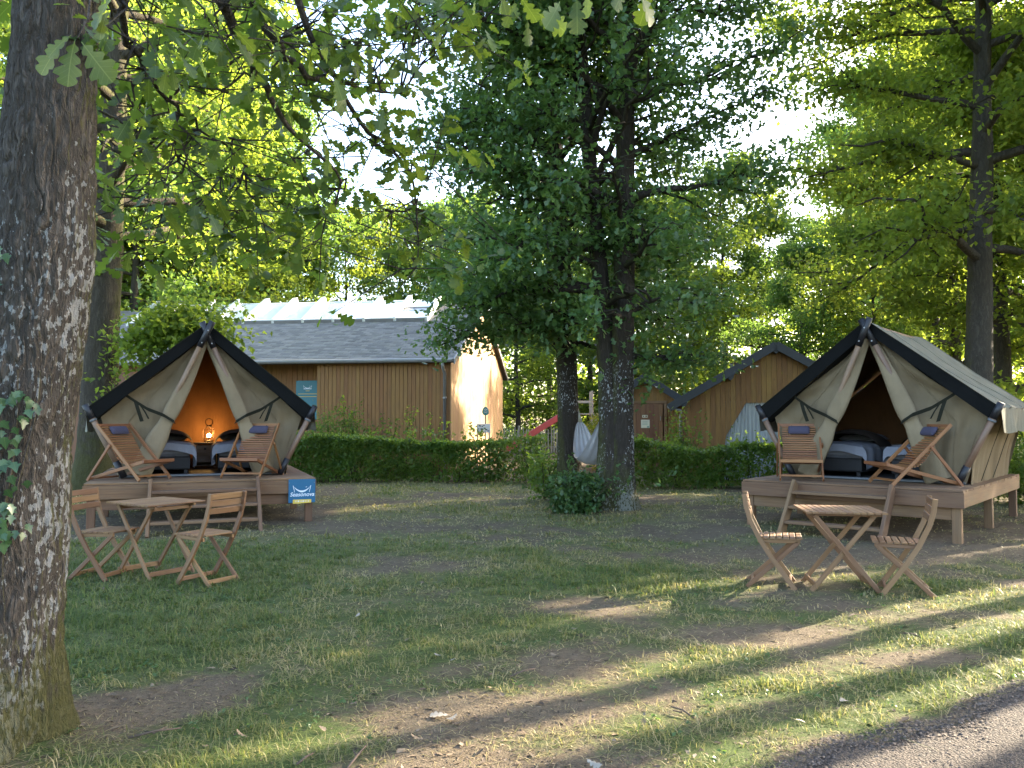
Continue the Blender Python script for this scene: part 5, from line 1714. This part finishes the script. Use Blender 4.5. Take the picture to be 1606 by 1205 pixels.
# ------------------------------------------------------------------ woodland behind
DATA = [tree_data(101, 16, .24, 3.2, 4.6, 34, 25000, .21), tree_data(102, 18, .28, 4.5, 5.0, 36, 27000, .22), tree_data(103, 14, .20, 1.4, 4.2, 34, 25000, .20),
        tree_data(104, 15, .22, 2.0, 4.4, 36, 25000, .21), tree_data(105, 9, .12, 1.2, 2.6, 26, 9000, .15),
        tree_data(106, 18, .15, 9.0, 3.0, 26, 14000, .2), tree_data(107, 14, .16, 3.0, .75, 40, 12000, .15, spread=(.22, .22, .22)), tree_data(108, 14, .11, 6.6, .6, 34, 9000, .15, spread=(.2, .2, .2))]
for k, dt in enumerate(DATA):
    dt[0].materials.append(B_BACK)
    dt[1].materials.append((L_BACK, L_BACKG, L_BACK, L_BACKG, L_BACK, L_BACK, L_BACKG, L_BACK)[k])
GW = 'woodland trees behind the clearing'
WOODS = [(205, 30, 3, 1.0, 'bright tree behind the left end of the slate roof'), (265, 37, 1, 1.2, 'tall tree over the left part of the slate roof'), (330, 33, 2, 1.0, 'low-branched sunlit tree just beyond the slate roof, over the lantern tent peak'),
         (330, 43, 0, 1.22, 'yellow-green tree beyond the middle of the rooflights'), (385, 36, 3, 1.0, 'dense tree beyond the rooflights, between two paler ones'), (410, 50, 1, 1.15, 'tall far tree with its trunk showing above the rooflights'),
         (545, 42, 2, .84, 'sunlit round tree above the right rooflights'), (625, 45, 0, .80, 'lower tree under the bright sky gap, left of the centre'), (680, 40, 3, .78, 'tree at the end of the slate ridge'),
         (745, 52, 1, .85, 'distant tree behind the gable of the timber building'), (813, 38, 4, 1.15, 'small pale-trunked tree at the picket fence'), (860, 50, 2, .95, 'distant tree behind the trunk with the hammock'),
         (925, 44, 3, .9, 'tree filling the gap between the two central trunks'), (1010, 40, 2, .86, 'green tree right behind the small shed'), (1075, 44, 0, .80, 'tree with a bent limb above the valley between the two sheds'),
         (1140, 43, 2, 1.05, 'yellow-lit tree above the larger shed'), (1200, 44, 3, .82, 'tree under the right-hand sky gap'), (1255, 30, 3, .52, 'cool green tree to the right of the larger shed ridge'),
         (1385, 56, 1, 1.3, 'tall tree left of the unlit tent peak'), (1370, 30, 2, .62, 'tree right behind the unlit tent peak'), (1425, 50, 1, 1.25, 'tall tree behind the ridge of the unlit tent'),
         (1500, 30, 0, 1.0, 'tree between the thin dark trunk and the forked tall tree'), (1560, 48, 1, .85, 'far tree showing between the two tall right trunks'), (1625, 32, 2, 1.1, 'leafy tree at the right frame edge'),
         (110, 34, 1, 1.2, 'far tree showing beside the big near oak'), (20, 30, 0, 1.1, 'far tree at the left frame edge behind the big near oak')]
rngw = random.Random(4)
for u, d, k, s, lab in WOODS:
    tree('woodland_tree', lab, DATA[k], ((u - 803) / FPX * d, d, -.05), rngw.uniform(0, 6.28), s, group=GW)

def far_woods():
    rng = np.random.default_rng(9)
    n = 46000
    x = rng.uniform(-75, 75, n)
    y = 60 + rng.uniform(0, 16, n) + 6 * np.sin(x * .12)
    top = 6 + 7 * fbm(x * .11, x * 0, 0, 3, 3) + np.where((x > 26) | (x < -14), 5, 0)
    z = rng.random(n) ** .8 * top
    cl = fbm(x * .35, z * .35, y * .35, 5, 3)
    k = cl > .40
    P = np.stack([x, y, z], -1)[k]
    tag(put('distant_woods', leaf_mesh('distant_woods', P, .55, T_QUAD, rng, .8), L_BACK), kind='stuff')
far_woods()

# trees standing to the right of the picture; the lawn lies in their evening shade
# (w, s): metres across and along the direction of the sunlight
SHADE = [(1.55, 13.5, 5, .95, .3), (1.95, 15.0, 5, 1.0, 1.0), (2.90, 16.5, 5, 1.25, 2.0), (2.38, 12.2, 5, .95, 3.1), (3.57, 14.5, 5, 1.1, 4.0), (4.47, 15.5, 6, .50, 5.0), (4.25, 18.5, 5, 1.1, .7), (4.62, 21.0, 6, .6, .7),
         (9.2, 20.0, 2, .75, .2), (9.6, 25.5, 3, .85, 1.4), (5.25, 16.0, 7, 1.0, 2.0), (4.58, 13.4, 7, .85, 1.0), (4.72, 16.6, 7, 1.0, 3.0), (5.7, 18.0, 7, 1.05, 2.9), (7.0, 21.0, 6, 1.1, 4.0), (6.4, 25.0, 6, 1.1, 4.4), (7.6, 23.0, 6, 1.2, 1.4)]
for w, s0, k, s, rz in SHADE:
    ca, sa = math.cos(R(SUN_AZ)), math.sin(R(SUN_AZ))
    tree('shade_tree', 'tall leafy tree to the right of the lawn, casting the long evening shadows', DATA[k], (-w * sa + s0 * ca, w * ca + s0 * sa, -.05), rz, s, group='trees beyond the right edge')

# ------------------------------------------------------------------ the big near oak, its overhanging branches and the ivy
def big_oak():
    rng = np.random.default_rng(55)
    t = thing('big_oak', 'huge rough-barked oak trunk at the left edge with lichen, mossy foot and overhanging leafy branches', 'tree', (-2.4, 3.75, 0))
    O = np.array((-2.4, 3.75, 0))
    zk = [-.15, 0, .25, .5, 1.4, 2.3, 3.2, 5.0, 8.0]
    xk = [-2.50, -2.49, -2.46, -2.44, -2.375, -2.235, -2.195, -2.10, -1.95]
    rk = [.50, .44, .36, .312, .262, .225, .182, .17, .12]
    zz = np.concatenate([np.linspace(-.15, 4.4, 520), np.linspace(4.5, 8.0, 30)])
    pts = np.stack([np.interp(zz, zk, xk) - O[0], .02 * np.sin(zz * 1.3), zz], 1)
    n = 320
    V, F = tube_np(pts, np.interp(zz, zk, rk), n)
    W = V.reshape(len(zz), n, 3)
    th = np.arange(n) * 2 * np.pi / n
    lob = np.exp(-np.clip(zz, 0, 9) / .22)[:, None] * (.16 * np.cos(3 * th + .6) + .10 * np.cos(5 * th + 2))[None]
    W = pts[:, None] + (W - pts[:, None]) * (1 + lob)[..., None]
    put('trunk', np_mesh('trunk', bark_disp(W.reshape(-1, 3), pts, n, .017, 17, 6.0, 30.0), F, None, True), B_OAK, t)

    def L(u, v, y): return np.array(at(u, v, y)) - O
    BR = [[np.array((.36, .1, 4.5)), L(250, -110, 3.95), L(330, -15, 4.25), L(390, 95, 4.55), L(450, 190, 4.85), L(535, 285, 5.3)],
          [np.array((.40, .1, 4.9)), L(360, -70, 4.3), L(430, 70, 4.7), L(480, 122, 5.0), L(545, 130, 5.3), L(640, 150, 5.7)],
          [np.array((.26, -.05, 4.0)), L(178, -40, 4.0), L(198, 60, 4.3), L(235, 128, 4.6), L(300, 185, 5.0), L(385, 260, 5.4)],
          [np.array((.5, .3, 6.0)), L(430, -110, 4.6), L(490, 60, 5.0), L(560, 195, 5.5), L(650, 265, 5.9), L(655, 410, 6.1)],
          [np.array((.45, .0, 5.2)), L(640, -150, 3.6), L(800, -60, 3.3), L(930, -15, 3.1), L(1030, -5, 3.0)]]
    RB = [.050, .040, .028, .032, .022]
    nodes = []
    for P, r in zip(BR, RB):
        P = np.array(P)
        s = np.linspace(0, 1, len(P))
        q = np.linspace(0, 1, 26)
        pp = np.stack([np.interp(q, s, P[:, c]) for c in range(3)], 1)
        for _ in range(2): pp[1:-1] = (pp[:-2] + 2 * pp[1:-1] + pp[2:]) / 4
        pp[1:-1] += rng.normal(0, .012, (24, 3))
        V, F = tube_np(pp, r * (1 - .85 * q), 9)
        put('branch', np_mesh('branch', V, F, None, True), B_OAK, t)
        nodes.append(pp)
    nodes = np.concatenate(nodes)
    CL = [(200, 60, 3.9), (240, 130, 4.2), (300, 60, 4.2), (330, 150, 4.6), (290, 230, 4.8), (250, 300, 5), (350, 330, 5.2), (380, 230, 5), (430, 120, 4.8), (450, 260, 5.2), (420, 380, 5.5), (500, 190, 5.3), (520, 300, 5.6),
          (560, 60, 5), (520, 20, 4.6), (620, 30, 5.2), (585, 235, 5.6), (640, 240, 5.7), (690, 270, 5.9), (610, 320, 5.8), (650, 330, 6), (640, 390, 6), (620, 430, 6), (560, 350, 5.8), (480, 410, 5.8),
          (700, 50, 5), (760, 30, 4.6), (180, 180, 4.4), (200, 250, 4.7), (230, 360, 5.2), (310, 400, 5.6), (400, 30, 4.4), (470, 70, 4.6), (260, 20, 4.1), (350, 0, 4.3), (660, 10, 5.2), (180, 330, 5.0), (400, 310, 5.4), (470, 340, 5.6), (480, 30, 5.0), (540, 95, 5.3), (580, 35, 5.2), (440, 60, 4.8), (590, 75, 5.5), (640, 15, 5.3), (680, 35, 5.2), (730, 15, 5.0), (520, 60, 5.1), (500, 130, 5.2), (460, 160, 5.0), (400, 90, 4.7), (350, 60, 4.5), (540, 240, 5.5), (330, 350, 5.4), (260, 380, 5.3), (210, 310, 5.0)]
    pos, siz = [], []
    tw = Join()
    for u, v, y in CL:
        c = L(u, v, y)
        j = np.argmin(np.linalg.norm(nodes - c, axis=1))
        s = np.linspace(0, 1, 6)
        p = nodes[j][None] * (1 - s)[:, None] + c[None] * s[:, None]
        p[1:-1] += rng.normal(0, .03, (4, 3))
        tw.add(*tube_np(p, .009 * (1 - .7 * s), 5))
        for k in range(6):
            e = c + rng.normal(0, 1, 3) * np.array((.27, .25, .17))
            b = p[rng.integers(2, 6)]
            tw.add(*tube_np(np.linspace(b, e, 3), np.array([.005, .004, .002]), 4))
            for q in range(rng.integers(4, 8)):
                pos.append(e + rng.normal(0, .045, 3)); siz.append(rng.uniform(.09, .155))
    near = [(878, 28, 2.95, .17), (905, 20, 2.9, .16), (925, 5, 2.95, .15), (1000, 8, 2.95, .17), (1020, 14, 3.0, .16), (985, 0, 3.0, .14), (842, 45, 3.2, .17), (815, 20, 3.3, .15), (760, 70, 3.6, .15), (725, 30, 3.7, .15), (180, 15, 3.25, .20), (170, 40, 3.3, .17)]
    for u, v, y, s in near:
        pos.append(L(u, v - 25, y)); siz.append(s * .85)
    pos, siz = np.array(pos), np.array(siz)
    dist = np.linalg.norm(pos + O - np.array((0, 0, CAM_Z)), axis=1)
    order = np.argsort(-(siz / dist))
    sprig = [(118, 62, 3.22, .20, 2.9), (128, 66, 3.2, .21, 3.75), (106, 58, 3.24, .19, 2.3), (112, 55, 3.2, .13, 1.6)]
    LV, LF = T_OAK
    lm = np_mesh('leaf', LV, LF, None, True)
    lm.materials.append(L_OAKBIG)
    def leafobj(p, s, rot):
        o = bpy.data.objects.new('leaf', lm)
        COL.objects.link(o)
        o.parent = t
        o.location, o.scale, o.rotation_euler = p, (s, s, s), rot
    for k in order[:290]:
        leafobj(pos[k], siz[k], (rng.normal(-.9, .45), rng.normal(0, .5), rng.uniform(0, 6.28)))
    for u, v, y, s, rz in sprig:                       # sprig hanging in front of the trunk, blades towards the camera
        d = Matrix.Rotation(rz - math.pi / 2 + rng.normal(0, .1), 3, 'Y') @ Vector((0, 0, -1))
        ax = Vector((math.sin(rz - 3) * .9, -.15, -.8)).normalized()
        z = Vector((rng.normal(0, .15), -1, .25)).normalized()
        x = ax.cross(z).normalized()
        z = x.cross(ax)
        leafobj(L(u, v, y), s, Matrix((x, ax, z)).transposed().to_euler())
    tw.add(*tube_np(np.array([L(140, -60, 3.5), L(142, 0, 3.3), L(138, 30, 3.22), L(122, 60, 3.2)]), np.array([.006, .005, .004, .003]), 5))
    rest = order[290:]
    W, F, r = leaf_arrays(pos[rest], 1.0, (LV, LF), rng, .55)
    V3 = W.reshape(len(rest), -1, 3)
    V3 = pos[rest][:, None] + (V3 - pos[rest][:, None]) * siz[rest][:, None, None]
    tag(put('leaves', np_mesh('leaves', V3.reshape(-1, 3), F, r), L_OAK, t), kind='stuff')
    put('twigs', tw.mesh('twigs'), B_OAK, t)

    iv = thing('ivy', 'green ivy climbing the near oak trunk at the left edge', 'ivy', (-2.4, 3.75, 0))
    V, F = T_IVY
    im = np_mesh('leaf', V, F, None, True)
    im.materials.append(L_IVY)
    sj = Join()
    for st in range(3):
        zq = np.linspace(.7, 1.75, 20)
        a = -.80 - .22 * st + .12 * np.sin(zq * 5 + st)
        cx, rr = np.interp(zq, zk, xk) - O[0], np.interp(zq, zk, rk) + .012
        p = np.stack([cx + np.cos(a) * rr, np.sin(a) * rr, zq], 1)
        sj.add(*tube_np(p, np.full(20, .006), 5))
    put('stem', sj.mesh('stem'), B_OAK, iv)
    for k in range(92):
        zq = rng.uniform(.95, 1.66) if k < 85 else rng.uniform(2.1, 2.3)
        a = rng.normal(-1.02, .20) if k < 85 else rng.normal(-1.6, .1)
        cx, rr = np.interp(zq, zk, xk) - O[0], np.interp(zq, zk, rk) + rng.uniform(.02, .07)
        nrm = Vector((math.cos(a), math.sin(a), rng.uniform(-.1, .5)))
        nrm = (nrm + Vector(rng.normal(0, .3, 3))).normalized()
        y = Vector((rng.normal(0, .5), 0, -1))
        y = (y - nrm * y.dot(nrm)).normalized()
        x = y.cross(nrm)
        o = bpy.data.objects.new('leaf', im)
        COL.objects.link(o)
        o.parent = iv
        s = rng.uniform(.035, .066)
        o.location, o.scale = (cx + math.cos(a) * rr, math.sin(a) * rr, zq), (s, s, s)
        o.rotation_euler = Matrix((x, y, nrm)).transposed().to_euler()
big_oak()
